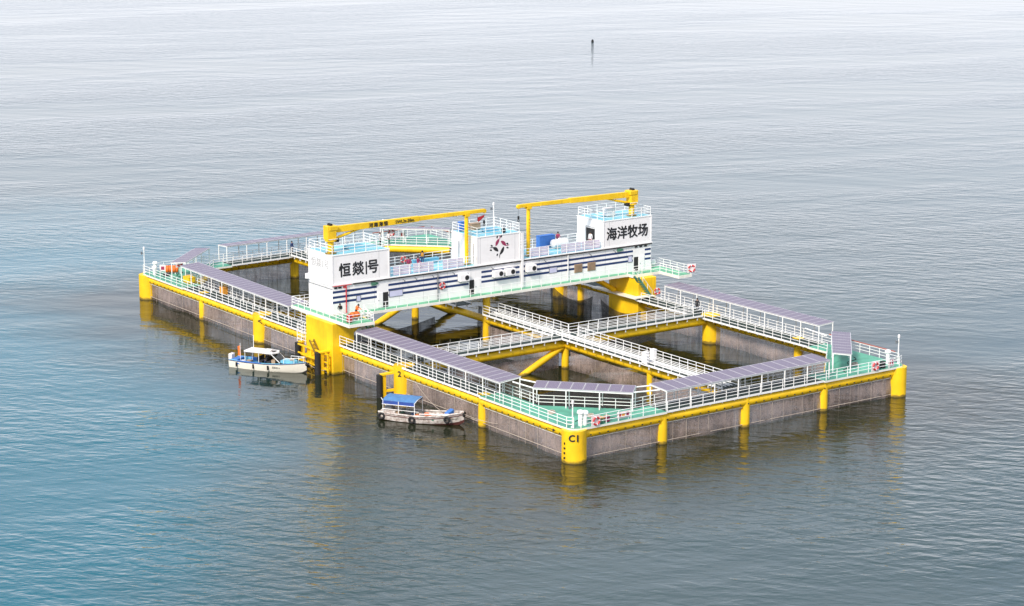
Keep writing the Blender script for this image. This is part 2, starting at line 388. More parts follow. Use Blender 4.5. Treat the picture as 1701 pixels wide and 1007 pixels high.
segs = [((0, 1, ZP), (0, 39.9, ZP), (-1, 0)), ((0, 45.3, ZP), (0, 85, ZP), (-1, 0)),
        ((1, 0, ZP), (W - .9, 0, ZP), (0, -1)),
        ((W, 1, ZP), (W, 40.5, ZP), (-1, 0)), ((farside(46), 46, ZP), (FU, FV - 1, ZP), (-1, 0)),
        ((1, L, ZP), (FU - 1, FV, ZP), (0, -1))]
for a, b, side in segs:
    p = pipe(a, b, RP, 'perimeter_pipe'); lugs(a, b, p, side, 0.98); flange(a, b, p, (side[0] * 0.08, side[1] * 0.08))
cross = [((0, B2, 2.6), (W, B2, 2.6), .5), ((0, L - B2, 2.6), (farside(57), L - B2, 2.6), .5),
         ((20.25, 0, 2.55), (20.25, backside(20), 2.55), .4)]
for a, b, r in cross: pipe(a, b, r, 'cross_pipe')
for du in (-6.3, 6.3): pipe((20.25, B2, 2.5), (20.25 + du, B2, -0.4), .36, 'diagonal_brace', 16)
for du in (-6.3, 6.3): pipe((20.25, L - B2, 2.5), (20.25 + du, L - B2, -0.4), .36, 'diagonal_brace', 16)
CH = 8.0
for a, b in (((1.5, CH, ZP), (CH, 1.5, ZP)), ((W - CH, 1.5, ZP), (W - 1.5, CH, ZP)), ((1.5, L - CH, ZP), (CH, L - 1.4, ZP)),
             ((FU - CH, FV - 1.6, ZP), (FU - 1.7, FV - CH, ZP))): pipe(a, b, .48, 'corner_brace_pipe')
# square pylons under the ends of the deck house
def pylon(u0, u1, v0, v1, top):
    mb = MB().box((u0, v0, -3), (u1, v1, top))
    return part(mb, 'house_pylon', 'yellow', plat, bevel=0.06)
pyl = pylon(-1.42, 1.25, 39.85, 45.3, 5.41)
pylon(39.2, 41.9, 39.85, 45.3, 5.41)
part(MB().box((38.3, 39.2, 3.2), (39.18, 47.4, 3.34)), 'pylon_landing', 'rim', plat); part(MB().box((38.3, 38.9, 3.36), (41.0, 39.83, 3.42)), 'pylon_landing', 'rim', plat)
for a, b in (((1.6, 43.2, 2.6), (5.6, 43.2, 5.45)), ((39.1, 44, 3.4), (35.6, 44, 5.45)), ((1.25, 40.6, 4.1), (3.1, 40.6, 5.40))): pipe(a, b, .3, 'house_brace', 14)
# yellow caps over the bigger columns, standing between the walkway rails
for u, v in ((0.1, B2), (0.1, L - B2), (W - .1, B2)):
    part(MB().prism([(u + 1.1 * math.cos(a * math.pi / 4 + .39), v + 1.1 * math.sin(a * math.pi / 4 + .39)) for a in range(8)], 2.98, 3.2), 'column_cap', 'yellow', plat)
for u, v in ((0.1, 14.3), (0.1, 71.6), (W - .1, 14.3), (W - .1, 71.6)): part(MB().box((u - .45, v - .45, 3.14), (u + .45, v + .45, 3.19)), 'column_cap', 'yellow', plat)
# lettering on the columns
def ring_text(body, u, v, r, ang, z, size, parent, name='lettering', bold=.012):
    d = Vector((math.cos(ang), math.sin(ang), 0)); t = Vector((-math.sin(ang), math.cos(ang), 0))
    return lettering(body, size, Vector((u, v, z)) + d * (r + .03), t, (0, 0, 1), 'ink', parent, name, bold, 0.05, align='CENTER')
VA = math.radians(54.6 + 180)
ring_text('C1', 0, 0, 1.08, VA - .02, 2.1, .86, c_c1, bold=.025)
for k in range(4): ring_text('EMHM'[k], 0, 0, 1.12, VA - .86, 1.75 - k * .45, .24, c_c1, 'draft_mark', .01)
ring_text('2', 0, B2, .96, VA - .35, 2.2, .78, c_2)
ring_text('<', 0, L - B2, .96, VA - .15, 2.3, .7, c_k)

part(MB().add([(-.52, 2.1, 2.42), (-.52, 2.5, 2.56), (-.52, 2.5, 2.28)], [(0, 1, 2)]).add([(-.515, 2.5, 2.45), (-.515, 3.3, 2.45), (-.515, 3.3, 2.39), (-.515, 2.5, 2.39)], [(0, 1, 2, 3)]), 'direction_arrow', 'ink', plat)
# corner decks
DM = ['rim', 'green']
def deck(poly, name='corner_deck'):
    return part(MB().prism(poly, 2.92, 3.12, 0, 1), name, DM, plat)
E_, I_ = .68, 1.9
def rc(cx, cy, sx, sy, n=5, r=.9):
    return [(cx + sx * (r - r * math.cos(i / (n - 1) * math.pi / 2)), cy + sy * (r - r * math.sin(i / (n - 1) * math.pi / 2))) for i in range(n)]
deck([(-E_, 14)] + rc(-E_, -E_, 1, 1) + [(10.2, -E_), (10.2, I_), (CH, I_), (I_, CH), (I_, 14)])
deck([(W - 10.5, I_), (W - 10.5, -E_)] + rc(W + E_, -E_, -1, 1)[::-1] + [(W + E_, 11), (W - I_, 11), (W - I_, CH), (W - CH, I_)])
deck([(-E_, 75.5), (I_, 75.5), (I_, L - CH), (CH, L - I_), (10.5, L - I_), (10.5, L + E_ + .4)] + rc(-E_, L + E_, 1, -1)[::-1])
deck([(FU - 10, FV - I_ - .4), (FU - CH, FV - I_ - .3), (FU - I_ - .1, FV - CH), (FU - I_ - .2, FV - 10), (FU + E_ - .2, FV - 10), (FU + E_, FV + E_), (FU - 10, FV + E_ - .3)])

# ------------------------------------------------------------------ walkways and guard rails
POST = MB().cyl((0, 0, 0), (0, 0, 1), .036, 6).mesh('post', ['rail'])
RAIL = MB().cyl((0, 0, 0), (1, 0, 0), .03, 6).mesh('rail', ['rail'])
STUB = MB().box((-.05, -.05, -.34), (.05, .05, 0)).mesh('bracket', ['rail'])
def guard_rail(label, pts, z, h=1.0, step=1.42, levels=(1.0, .68, .36), group='white guard rails', closed=False, zs=None):
    t = thing('guard_rail', label, 'railing', (*pts[0], z), 0, group)
    P = [Vector((p[0] - pts[0][0], p[1] - pts[0][1], (zs[i] - z) if zs else 0)) for i, p in enumerate(pts)]
    if closed: P.append(P[0].copy())
    for a, b in zip(P, P[1:]):
        d = b - a; n = max(1, round(d.length / step))
        for i in range(n + (0 if (closed or b is not P[-1]) else 1)):
            q = a + d * (i / n); link('post', POST, t, q, None, (1, 1, h))
        hz = math.hypot(d.x, d.y)
        for lv in levels:
            link('rail', RAIL, t, a + Vector((0, 0, lv * h)), (0, -math.atan2(d.z, hz), math.atan2(d.y, d.x)), (d.length, 1, 1))
    return t
def walkway(label, a, b, wa, wb, z, stub=True, mat='grating'):
    # runs a->b; wa / wb = extent to the left / right of the line
    a, b = Vector(a), Vector(b); d = (b - a); ln = d.length; d.normalize(); nrm = Vector((-d.y, d.x))
    t = thing('walkway', label, 'walkway', (*a, z), math.atan2(d.y, d.x), 'grated walkways')
    part(MB().box((0, -wb + .08, -.07), (ln, wa - .08, 0)), 'grating', mat, t)
    part(MB().box((0, wa - .08, -.12), (ln, wa, .06)), 'kick_plate', 'rail', t)
    part(MB().box((0, -wb, -.12), (ln, -wb + .08, .06)), 'kick_plate', 'rail', t)
    if stub:
        n = int(ln / 1.42)
        for i in range(n):
            for s_ in (wa - .16, -wb + .16): link('bracket', STUB, t, ((i + .5) * ln / n, s_, -.12), None, (1, 1, 1 if z > ZD + .1 else .4))
    return t
OW, IW = .62, 1.9
walkway('straight grated walkway along the near side between the house and the lettered front corner', (0, 14.02), (0, 39.8), OW, IW, ZD)
walkway('grated walkway along the near side from the house to the left corner, above cruiser', (0, 45.35), (0, 75.48), OW, IW, ZD)
walkway('grated walkway along the front right side under the solar canopy', (10.22, 0), (W - 10.52, 0), IW, OW, ZD)
walkway('grated walkway on the far right side between the right corner and the house', (W, 11.02), (W, 39.6), IW, OW, ZD)
walkway('grated walkway on the far side hidden behind the house', (farside(47), 47), (FU - .2, FV - 10.02), IW, OW, ZD)
walkway('grated walkway along the back left side beyond the house', (10.52, L + .3), (FU - 10.02, FV - .3), OW, IW, ZD)
ZC = 3.42
walkway('raised walkway crossing the near pen from the near side to the middle crossing', (1.95, B2), (19.15, B2), .85, .85, ZC)
walkway('raised walkway crossing from the middle crossing to the far right side', (21.35, B2), (W - 1.95, B2), .85, .85, ZC)
walkway('raised walkway from the middle crossing to the front right side', (20.25, 1.95), (20.25, B2 - .9), 1.1, 1.1, ZC)
walkway('raised walkway from the middle crossing to the house', (20.25, B2 + .9), (20.25, 42.2), 1.1, 1.1, ZC)
walkway('raised walkway crossing the left pens behind the house', (1.95, L - B2), (W - 1.9, L - B2), .85, .85, ZC)
walkway('raised walkway from the back of the house to the back left side', (20.25, 47.5), (20.25, L - 1.2), 1.1, 1.1, ZC)
part(MB().box((19.15, B2 - .88, ZC - .1), (21.35, B2 + .88, ZC)), 'crossing_plate', ['grating'], plat)

guard_rail('white guard rail on the outer edge of the near side, from house to front corner', [(-OW, 39.7), (-OW, .3), (-.25, -.25)], ZD)
guard_rail('white guard rail on the outer edge of the front right side', [(.3, -OW), (W - .3, -OW), (W + .3, -.3)], ZD)
guard_rail('white guard rail on the outer edge of the near side, from left corner to house', [(-OW, L - .3), (-OW, 45.5)], ZD)
guard_rail('white guard rail on the outer edge of the far right side', [(W + OW, .3), (W + OW, 38)], ZD)
guard_rail('white guard rail on the outer edge of the back left side', [(-.3, L + OW), (FU, FV + OW)], ZD)
guard_rail('white guard rail on the outer edge behind the house toward the far corner', [(FU + OW - .05, FV), (farside(50) + OW, 50)], ZD)
guard_rail('white guard rail on the inner edge of the near side, house to front corner deck', [(IW, 39.5), (IW, B2 + 1)], ZD)
guard_rail('white guard rail round the inner edge of the front corner deck, under small canopy', [(IW, B2 - 1), (IW, CH), (CH, IW), (19.1, IW)], ZD)
guard_rail('white guard rail round the inner edge of the right corner deck', [(21.4, IW), (W - CH, IW), (W - IW, CH), (W - IW, B2 - 1)], ZD)
guard_rail('white guard rail on the inner edge of the far right side next to the house', [(W - IW, B2 + 1), (W - IW, 38.5)], ZD)
guard_rail('white guard rail on the inner edge of the near side, left pen', [(IW, 46), (IW, L - B2 - 1)], ZD)
guard_rail('white guard rail round the inner edge of the left corner deck', [(IW, L - B2 + 1), (IW, L - CH), (CH, L - IW + .2), (19.1, L - 1.05)], ZD)
guard_rail('white guard rail round the inner edge of the far corner deck above yellow pipe', [(21.4, L - .9), (FU - CH, FV - IW - .3), (FU - IW - .1, FV - CH), (farside(60) - IW, 60)], ZD)
for sgn, w1 in ((-1, 'near'), (1, 'far')):
    guard_rail(f'white guard rail on the {w1} edge of the cross walkway left of the middle crossing', [(2, B2 + sgn * .8), (19.2, B2 + sgn * .8)], ZC, step=1.3)
    guard_rail(f'white guard rail on the {w1} edge of the cross walkway right of the middle crossing', [(21.3, B2 + sgn * .8), (W - 2, B2 + sgn * .8)], ZC, step=1.3)
for sgn, w1 in ((-1, 'left'), (1, 'right')):
    guard_rail(f'white guard rail on the {w1} edge of the walkway from crossing to front right side', [(20.25 + sgn * 1.05, B2 - .9), (20.25 + sgn * 1.05, 2)], ZC, step=1.3)
    guard_rail(f'white guard rail on the {w1} edge of the walkway from crossing to house', [(20.25 + sgn * 1.05, B2 + .9), (20.25 + sgn * 1.05, 42.2)], ZC, step=1.3)
    guard_rail(f'white guard rail on the {w1} edge of the walkway from house to back left side', [(20.25 + sgn * 1.05, 47.5), (20.25 + sgn * 1.05, L - 1.4)], ZC, step=1.3)
for sgn, w1 in ((-1, 'near'), (1, 'far')):
    guard_rail(f'white guard rail on the {w1} edge of the walkway across the left pens', [(2, L - B2 + sgn * .8), (19.1, L - B2 + sgn * .8)], ZC, step=1.3)
# cable and feed pipes lying along the middle walkway
for k, du in enumerate((-.45, .0, .35)):
    single(MB().cyl((20.25 + du, 2.2, ZC + .07), (20.25 + du, 42, ZC + .07), .06, 6), 'feed_pipe', 'rail',
           ('white feed pipe on the left of the middle walkway floor', 'white feed pipe on the centre of the middle walkway floor', 'white feed pipe on the right of the middle walkway floor')[k], 'pipe', group='feed pipes on the middle walkway')

# ------------------------------------------------------------------ solar canopies
def panel_mesh(wd, dp):
    mb = MB().box((0.02, 0, -.05), (wd - .02, dp, 0), 1)
    mb.add([(.05, .05, .004), (wd - .05, .05, .004), (wd - .05, dp - .05, .004), (.05, dp - .05, .004)], [(0, 1, 2, 3)], 0)
    return mb.mesh('solar_panel', ['solar', 'frame'])
def canopy(label, a, b, d0, d1, n, z0=4.95, z1=5.12, post=2.8, both=True):
    # a->b is the walkway line; the roof spans d0..d1 to its left
    a, b = Vector(a), Vector(b); d = b - a; ln = d.length; ang = math.atan2(d.y, d.x)
    t = thing('solar_canopy', label, 'solar canopy', (*a, ZD), ang, 'solar panel canopies over the walkways')
    dp = d1 - d0; pw = ln / n; tilt = math.atan2(z1 - z0, dp)
    me = panel_mesh(pw, math.hypot(dp, z1 - z0))
    for i in range(n): link('solar_panel', me, t, (i * pw, d0, z0 - ZD + .06), (tilt, 0, 0))
    np_ = max(1, round(ln / post))
    for q, zz in ((d0 + .12, z0), (d1 - .12, z1)):
        part(MB().beam((0, q, zz - ZD - .08), (ln, q, zz - ZD - .08), .1, .12), 'beam', 'rail', t)
    for i in range(np_ + 1):
        x = min(max(i * ln / np_, .06), ln - .06)
        for q, zz in ((d0 + .12, z0), (d1 - .12, z1)) if both else ((d0 + .12, z0),):
            link('canopy_post', POST, t, (x, q, 0), None, (1.7, 1.7, zz - ZD - .1))
        part(MB().beam((x, d0 + .15, z0 - ZD - .05), (x, d1 - .15, z1 - ZD - .07), .06, .08), 'rafter', 'rail', t)
    return t
canopy('long solar panel canopy on the near side between the house and the front corner', (0, 11.2), (0, 37.0), -2.2, .35, 23, 5.12, 4.95)
canopy('long solar panel canopy on the near side between the left corner and the house', (0.35, 52.0), (1.1, 79.2), -2.3, .15, 26, 5.12, 4.95)
canopy('short row of eight solar panels above the front corner deck', (7.5, 1.0), (1.1, 7.9), -1.95, -.05, 8, 5.12, 4.9)
canopy('solar panel canopy over the front right walkway with white dividing lines', (10.4, 0), (31.0, 0), -.35, 2.25, 15, 4.95, 5.08)
canopy('long solar panel canopy on the far right side beyond the pens', (W, 11.6), (W, 37.0), -2.4, -.2, 23, 5.05, 4.95)
canopy('narrow solar panel canopy on the right corner deck, seen end on', (W - 1.0, 8.3), (W - 7.6, 1.3), -.1, 1.85, 8, 5.1, 5.0)
canopy('solar panel canopy over the back left walkway beyond the left pen', (10.9, L + .6), (31.5, FV - .2), -.4, 1.8, 15, 5.15, 5.05)
canopy('small solar panel canopy on the left corner deck, tilted to the water', (1.9, L - 6.3), (8.6, L + .4), -.1, 1.85, 8, 5.2, 5.1)
canopy('small solar panel canopy on the far corner deck', (FU - 8.2, FV - 1.2), (FU - 1.4, FV - 7.4), .2, 1.9, 8, 5.05, 4.95)
# white link bars between neighbouring canopies
for k, (a, b) in enumerate((((2.0, 11.0, 4.98), (2.6, 8.6, 4.98)), ((8.4, 2.6, 4.98), (10.4, 2.1, 4.98)), ((38.6, 11.4, 4.98), (38.0, 7.6, 4.98)), ((1.0, 10.9, 4.9), (1.3, 8.0, 4.86)), ((7.4, 1.5, 4.86), (10.3, .6, 4.9)))):
    single(MB().cyl(a, b, .07, 6), 'canopy_link_bar', 'rail', ('white bar joining near side canopy to front corner canopy, inner', 'white bar joining front corner canopy to front right canopy, inner', 'white bar joining far right canopy to right corner canopy',
           'white bar joining near side canopy to front corner canopy, outer', 'white bar joining front corner canopy to front right canopy, outer')[k], 'bar', group='canopy link bars')

# ------------------------------------------------------------------ nets
def net_wall(label, a, b, off, ropes=1.45, top=2.02):
    a, b = Vector(a), Vector(b); d = b - a; ln = d.length; ang = math.atan2(d.y, d.x)
    t = thing('fish_net', label, 'net', (*a, 0), ang, 'fish nets hanging from the perimeter pipes')
    n = int(ln / .7); mb = MB(); rows = 5
    vs, fs = [], []
    rnd = random.Random(int(ln * 100) + int(a.x * 7))
    for i in range(n + 1):
        for j in range(rows):
            z = top - j * (top + .6) / (rows - 1)
            bulge = .10 * math.sin(i * .55) * (j / 2) + rnd.uniform(-.05, .05) * (j > 0)
            vs.append((i * ln / n, off + bulge, z))
    for i in range(n):
        for j in range(rows - 1): k = i * rows + j; fs.append((k, k + 1, k + rows + 1, k + rows))
    mb.add(vs, fs); o = part(mb, 'netting', 'net', t, True)
    k = int(ln / ropes)
    for i in range(k + 1):
        x = min(ln, max(0, i * ln / k + rnd.uniform(-.35, .35))); rs = rnd.choice((.4, .6, .8, 1.2))
        link('rope', ROPE, t, (x, off * 1.0 + (-.12 if off <= 0 else .12), -.3), None, (rs, rs, top + .3))
    return t
ROPE = MB().cyl((0, 0, 0), (0, 0, 1), .02, 5).mesh('rope', ['rope'])
LROPE = None
nets = [('brown net on the near side between the house and the lettered front corner', (-.1, 0.9), (-.1, 39.8), .05),
        ('brown net on the near side between the left corner and the house', (-.1, 45.4), (-.1, L - .9), .05),
        ('brown net on the front right side below the yellow pipe', (.9, -.1), (W - .8, -.1), -.05),
        ('brown net on the far right side seen across the right pen', (W, .9), (W, 40), .05),
        ('brown net on the far side behind the house', (farside(47), 47), (FU, FV - .9), .05),
        ('brown net on the back left side beyond the left pen', (.9, L), (FU - .9, FV), .05)]
for lb, a, b, o_ in nets: net_wall(lb, a, b, o_)
net_wall('inner net below the walkway from crossing to front right side', (20.25, 1.5), (20.25, B2 - 1), .05, 2.0, 1.9)
net_wall('inner net below the cross walkway left of the middle crossing', (1, B2 + .1), (19.5, B2 + .1), .05, 2.0, 1.6)
net_wall('inner net below the walkway from crossing to house', (20.25, B2 + 1), (20.25, 44), .05, 2.0, 1.9)
# foot ropes just above the water
for k, (a, b) in enumerate((((-.28, 1, .42), (-.28, 39.6, .42)), ((-.28, 45.6, .42), (-.28, L - 1, .42)), ((.9, -.26, .25), (W - .8, -.26, .25)))):
    single(MB().cyl(a, b, .035, 5), 'foot_rope', 'rope', ('pale rope low along the near side net, right of house', 'pale rope low along the near side net, left of house', 'pale rope low along the front right net')[k], 'rope', group='foot ropes of the nets')
# dark nets floating and draped inside the pens
def drape(label, pts_top, sag, depth, name='draped_net', n=24, mat='darknet'):
    a, b = Vector(pts_top[0]), Vector(pts_top[1]); vs, fs = [], []
    for i in range(n + 1):
        t = i / n; top = a.lerp(b, t) - Vector((0, 0, sag * 4 * t * (1 - t)))
        for j in range(5):
            q = j / 4; vs.append(top + Vector((.25 * math.sin(i * .9) * q, .3 * math.cos(i * .7) * q, -depth * q)))
    for i in range(n):
        for j in range(4): k = i * 5 + j; fs.append((k, k + 1, k + 6, k + 5))
    mb = MB(); mb.add(vs, fs); return single(mb, name, mat, label, 'net', smooth=True)
drape('black net sagging beside the far pylon, right scallop', ((38.6, 38.5, 2.0), (38.2, 45.5, 2.2)), .9, 2.6)
drape('black net sagging behind the far pylon, left scallop', ((38.2, 47, 2.3), (38.6, 56, 2.3)), 1.2, 2.8)
drape('black net bunched under the house, middle', ((24, 50, 2.4), (31, 52, 1.4)), .7, 2.4)
drape('black net hung across the pen under the house, left', ((3, 50, 1.9), (18, 50, 1.9)), .9, 2.2)
def float_net(label, poly, name='floating_net'):
    mb = MB(); cx = sum(p[0] for p in poly) / len(poly); cy = sum(p[1] for p in poly) / len(poly); vs = [(cx, cy, .22)]; fs = []
    rnd = random.Random(3); rings = 6; m = len(poly) * 4
    full = [lerp(poly[i // 4], poly[(i // 4 + 1) % len(poly)], (i % 4) / 4) for i in range(m)]
    for r in range(1, rings + 1):
        for p in full: vs.append((cx + (p[0] - cx) * r / rings, cy + (p[1] - cy) * r / rings, .05 + rnd.uniform(0, .16) * (r < rings) - .15 * (r == rings)))
    for i in range(m): fs.append((0, 1 + i, 1 + (i + 1) % m))
    for r in range(rings - 1):
        for i in range(m): k = 1 + r * m; fs.append((k + i, k + m + i, k + m + (i + 1) % m, k + (i + 1) % m))
    mb.add(vs, fs); return single(mb, name, 'darknet', label, 'net', smooth=True)
float_net('black net floating in the front pen behind the corner canopy', [(4.5, 9), (9, 5), (15, 4), (18.8, 8), (18.5, 17), (14, 22), (8, 21), (4, 15)])
float_net('black net floating in the pen between cross walkway and house, right', [(23, 32), (30, 31), (37, 33), (37.5, 41), (30, 43), (23, 41)])
float_net('black net floating in the pen between cross walkway and house, left', [(4, 32), (10, 31), (18, 33), (18, 41), (11, 43), (4, 41)])

# ------------------------------------------------------------------ deck house
HU0, HU1, HV0, HV1, HZ0, HZR, HZT = .15, 43.05, 42.3, 47.25, 5.76, 8.83, 12.0
house = thing('deck_house', 'white two storey deck house with navy stripes spanning the middle of the farm', 'building', (21.6, 44.8, HZ0))
def hp(mb, name, mats, parent=None, smooth=False, bevel=0.0): return part(mb, name, mats, parent or house, smooth, bevel, True)
hp(MB().box((HU0, HV0, HZ0), (HU1, HV1, HZR)), 'lower_storey', 'white')
hp(MB().box((HU0 - .12, HV0 - .10, HZR), (HU1 + .12, HV1 + .1, HZR + .14)), 'roof_slab', 'white')
hp(MB().box((7.3, HV0 + .12, HZR + .14), (18.4, HV1 - .1, HZR + .16)), 'terrace_floor', 'cyan')
hp(MB().box((24.45, HV0 + .12, HZR + .14), (35.9, HV1 - .1, HZR + .16)), 'terrace_floor', 'cyan')
BOX = {'left': (HU0, 7.2), 'mid': (18.5, 24.35), 'right': (36.0, HU1)}
ub = {}
for k, (a, b) in BOX.items():
    ub[k] = hp(MB().box((a, HV0, HZR + .141), (b, HV1, HZT)), 'upper_storey', 'white')
    hp(MB().box((a - .06, HV0 - .05, HZT), (b + .06, HV1 + .06, HZT + .09)), 'roof_edge', 'rail', ub[k])
    hp(MB().box((a + .15, HV0 + .15, HZT + .09), (b - .15, HV1 - .15, HZT + .11)), 'roof_floor', 'cyan', ub[k])
    for q in (a - .02, b - .12): hp(MB().box((q, HV0 - .04, HZR + .15), (q + .14, HV0 - .001, HZT)), 'corner_post', 'white', ub[k])
hp(MB().box((HU0 + .02, HV0 + .02, 5.40), (HU1 - .02, HV1 - .02, HZ0)), 'floor_frame', 'rim')
hp(MB().box((2.15, 41.35, 5.46), (39.0, HV0 - .002, 5.74)), 'side_walkway', ['rim'])
hp(MB().box((2.2, 41.42, 5.742), (38.95, HV0 - .002, 5.75)), 'walkway_floor', 'housegreen')
for k in range(30):
    u = 2.9 + k * 1.24; hp(MB().beam((u, 41.4, 5.44), (u, 42.9, 5.30), .08, .1), 'knee_bracket', 'rim')
def nf(u0, u1, z0, z1, th, mat, name, parent=None, bevel=0): return hp(MB().box((u0, HV0 - th, z0), (u1, HV0 - .001, z1)), name, mat, parent, bevel=bevel)
# navy stripes with gaps at the doors, plus the dark gutter
gaps = [(5.6, 7.05), (17.4, 19.1), (24.25, 24.75), (40.35, 42.1)]
for zz in (8.14, 7.58, 7.04):
    x = HU0 + .02
    for g0, g1 in gaps + [(HU1 - .05, 99)]:
        nf(x, g0, zz - .125, zz + .125, .004, 'navy', 'stripe'); x = g1
hp(MB().beam((2.6, HV0 - .13, HZR - .02), (HU1, HV0 - .13, HZR - .03), .06, .13), 'gutter', 'dark')
hp(MB().beam((HU0, HV0 - .13, HZR - .02), (2.4, HV0 - .13, HZR - .02), .05, .07), 'gutter', 'red')
hp(MB().beam((HU0 - .03, HV0, HZR - .35), (HU0 - .03, HV1, HZR - .35), .05, .05), 'conduit', 'steel')
for u, m_ in ((1.75, 'red'), (13.3, 'steel'), (24.4, 'white'), (30.9, 'rail')):
    hp(MB().cyl((u, HV0 - .12, 5.8), (u, HV0 - .12, HZR - .05), .06, 8), 'drain_pipe', m_)
for u in (24.35,): hp(MB().box((u, HV0 - .22, 5.8), (u + .3, HV0 - .16, HZT)), 'cable_trunk', 'white')
for a, b, lz in ((6.36, 7.02, (5.66, 6.3)), (17.5, 18.12, (18.2, 18.95)), (40.5, 41.15, (41.25, 41.98))):
    nf(a, b, 5.8, 7.42, .006, 'dark', 'doorway')
    dl = nf(lz[0], lz[1], 5.82, 7.45, .07, 'white', 'door', bevel=.01); hp(MB().box((lz[0] + .06, HV0 - .11, 6.6), (lz[0] + .18, HV0 - .07, 6.65)), 'handle', 'steel', dl)
for a, b, z0, z1 in ((7.12, 8.85, 6.78, 7.5), (3.02, 3.58, 6.8, 7.48), (28.32, 29.42, 6.9, 7.58), (39.6, 40.22, 6.87, 7.63)):
    f = nf(a, b, z0, z1, .05, 'steel', 'window_frame'); hp(MB().box((a + .06, HV0 - .06, z0 + .06), (b - .06, HV0 - .051, z1 - .06)), 'pane', 'lilacglass', f)
for a in (31.88, 33.76):
    f = nf(a, a + 1.12, 6.56, 7.54, .06, 'brownplate', 'louvre_frame')
    for k in range(7): hp(MB().beam((a + .06, HV0 - .085, 6.66 + k * .13), (a + 1.06, HV0 - .085, 6.66 + k * .13), .05, .05), 'slat', 'brownplate', f)
for k in range(13):
    u = 2.2 + k * 3.1; nf(u, u + .025, 5.85, 8.7, .0025, 'greystain', 'panel_seam')
# fittings along the fascia
for u in (8.9, 10.4, 12.6, 15.3, 20.4, 27.6, 34.0, 37.5):
    hp(MB().cyl((u, HV0 - .02, 8.55), (u, HV0 - .34, 8.46), .035, 6).ball((u, HV0 - .36, 8.44), .08, 8, 5), 'wall_lamp', 'steel')
for u in (4.9, 38.0): hp(MB().box((u, HV0 - .16, 8.35), (u + .55, HV0, 8.68)).box((u + .62, HV0 - .1, 8.4), (u + .85, HV0, 8.62)), 'fascia_box', 'boatgreen')
for u in (.35, .85, 1.45, 40.6, 41.3, 42.0): hp(MB().box((u, HV0 - .06, 8.5), (u + .38, HV0 - .002, 8.68)), 'vent_grille', 'red' if u > 1.2 and u < 2 else 'dark')
# end wall details (facing the cruiser)
def ef(v0, v1, z0, z1, th, mat, name, u=HU0): return hp(MB().box((u - th, v0, z0), (u - .001, v1, z1)), name, mat)
ef(HV0 + .05, HV1 - .05, 8.62, 8.72, .05, 'rail', 'trim')
for v in (43.6, 45.0, 46.2): ef(v, v + .03, 5.9, 8.6, .012, 'greystain', 'panel_seam')
ef(46.9, 47.1, 8.95, 9.5, .5, 'white', 'end_fitting')
# right upper storey: opening in its left end wall, mid box doors
hp(MB().box((35.985, 43.9, 9.05), (35.999, 45.5, 10.95)), 'doorway', 'dark')
hp(MB().box((35.97, 43.78, 9.0), (35.998, 43.88, 11.05)).box((35.97, 45.52, 9.0), (35.998, 45.62, 11.05)).box((35.97, 43.78, 11.05), (35.998, 45.62, 11.15)), 'door_frame', 'greystain')
for u, k in ((18.5, 0), (HU0 - .001, 1)):
    if k == 0:
        hp(MB().box((18.44, 42.9, 9.05), (18.498, 44.3, 11.1)), 'door', 'rail')
        hp(MB().box((18.40, 42.86, 9.1), (18.44, 42.9, 11.3)).box((18.40, 44.3, 9.1), (18.44, 44.34, 11.3)).box((18.40, 45.7, 9.2), (18.44, 45.74, 11.2)), 'seam', 'steel')
for a, b in ((5.9, 5.93), (36.85, 36.88), (23.6, 23.63), (18.95, 18.98)): nf(a, b, 9.05, 11.95, .008, 'greystain', 'panel_seam')
# lettering and emblem on the long wall
YF = HV0 - .012
def wall_text(body, u, z, size, sx=1.0, mat='ink', bold=.03): return lettering(body, size, (u, YF, z), (1, 0, 0), (0, 0, 1), mat, house, 'lettering', bold, .01, sx)
wall_text('恒', .95, 9.82, 1.55, .95, bold=.04); wall_text('燚', 2.58, 9.82, 1.55, .95, bold=.035); wall_text('1', 4.02, 9.66, 1.95, .62, bold=.03); wall_text('号', 4.42, 9.84, 1.55, .95, bold=.04)
wall_text('海洋牧场', 36.45, 9.92, 1.56, .98, bold=.045)
# faint name on the end wall, its letters bleached
lettering('恒燚1号', 1.05, (HU0 - .012, 46.6, 10.55), (0, -1, 0), (0, 0, 1), 'greystain', house, 'lettering', .0, .01, 1.0)
def leaf(cx, cz, ang, ln, wd, mat):
    n = 10; d = Vector((math.cos(ang), 0, math.sin(ang))); t = Vector((-math.sin(ang), 0, math.cos(ang))); vs = []
    pts = [(i / n, math.sin(math.pi * i / n) ** .8 * .5) for i in range(n + 1)] + [(i / n, -math.sin(math.pi * i / n) ** .8 * .32) for i in range(n - 1, 0, -1)]
    f = [Vector((cx, YF, cz)) + d * (x * ln) + t * (y * wd) for x, y in pts]; m = len(f)
    vs = f + [p + Vector((0, .012, 0)) for p in f]
    mb = MB(); mb.add(vs, [tuple(range(m))] + [(i, (i + 1) % m, (i + 1) % m + m, i + m) for i in range(m)])
    hp(mb, 'emblem_leaf', mat)
ex, ez = 21.55, 10.72
RED2 = 'cl_wine'
EK = 1.28
_leaf = leaf
def leaf(cx, cz, ang, ln, wd, mat): _leaf(ex + (cx - ex) * EK, ez + (cz - ez) * EK * .95, ang, ln * EK, wd * EK * 1.45, mat)
leaf(ex - .42, ez + .08, 1.02, .75, .24, RED2); leaf(ex + .12, ez + .52, -.72, .75, .26, RED2)
leaf(ex - .72, ez + .02, -.62, .72, .26, 'ink'); leaf(ex + .45, ez - .02, -2.1, .78, .24, 'ink')
leaf(ex + .02, ez + .66, 1.5, .42, .06, RED2); leaf(ex + .62, ez + .02, .08, .42, .07, RED2)
leaf(ex - 1.05, ez + .0, .02, .42, .06, 'ink'); leaf(ex + .0, ez - .62, -1.6, .42, .06, 'ink')
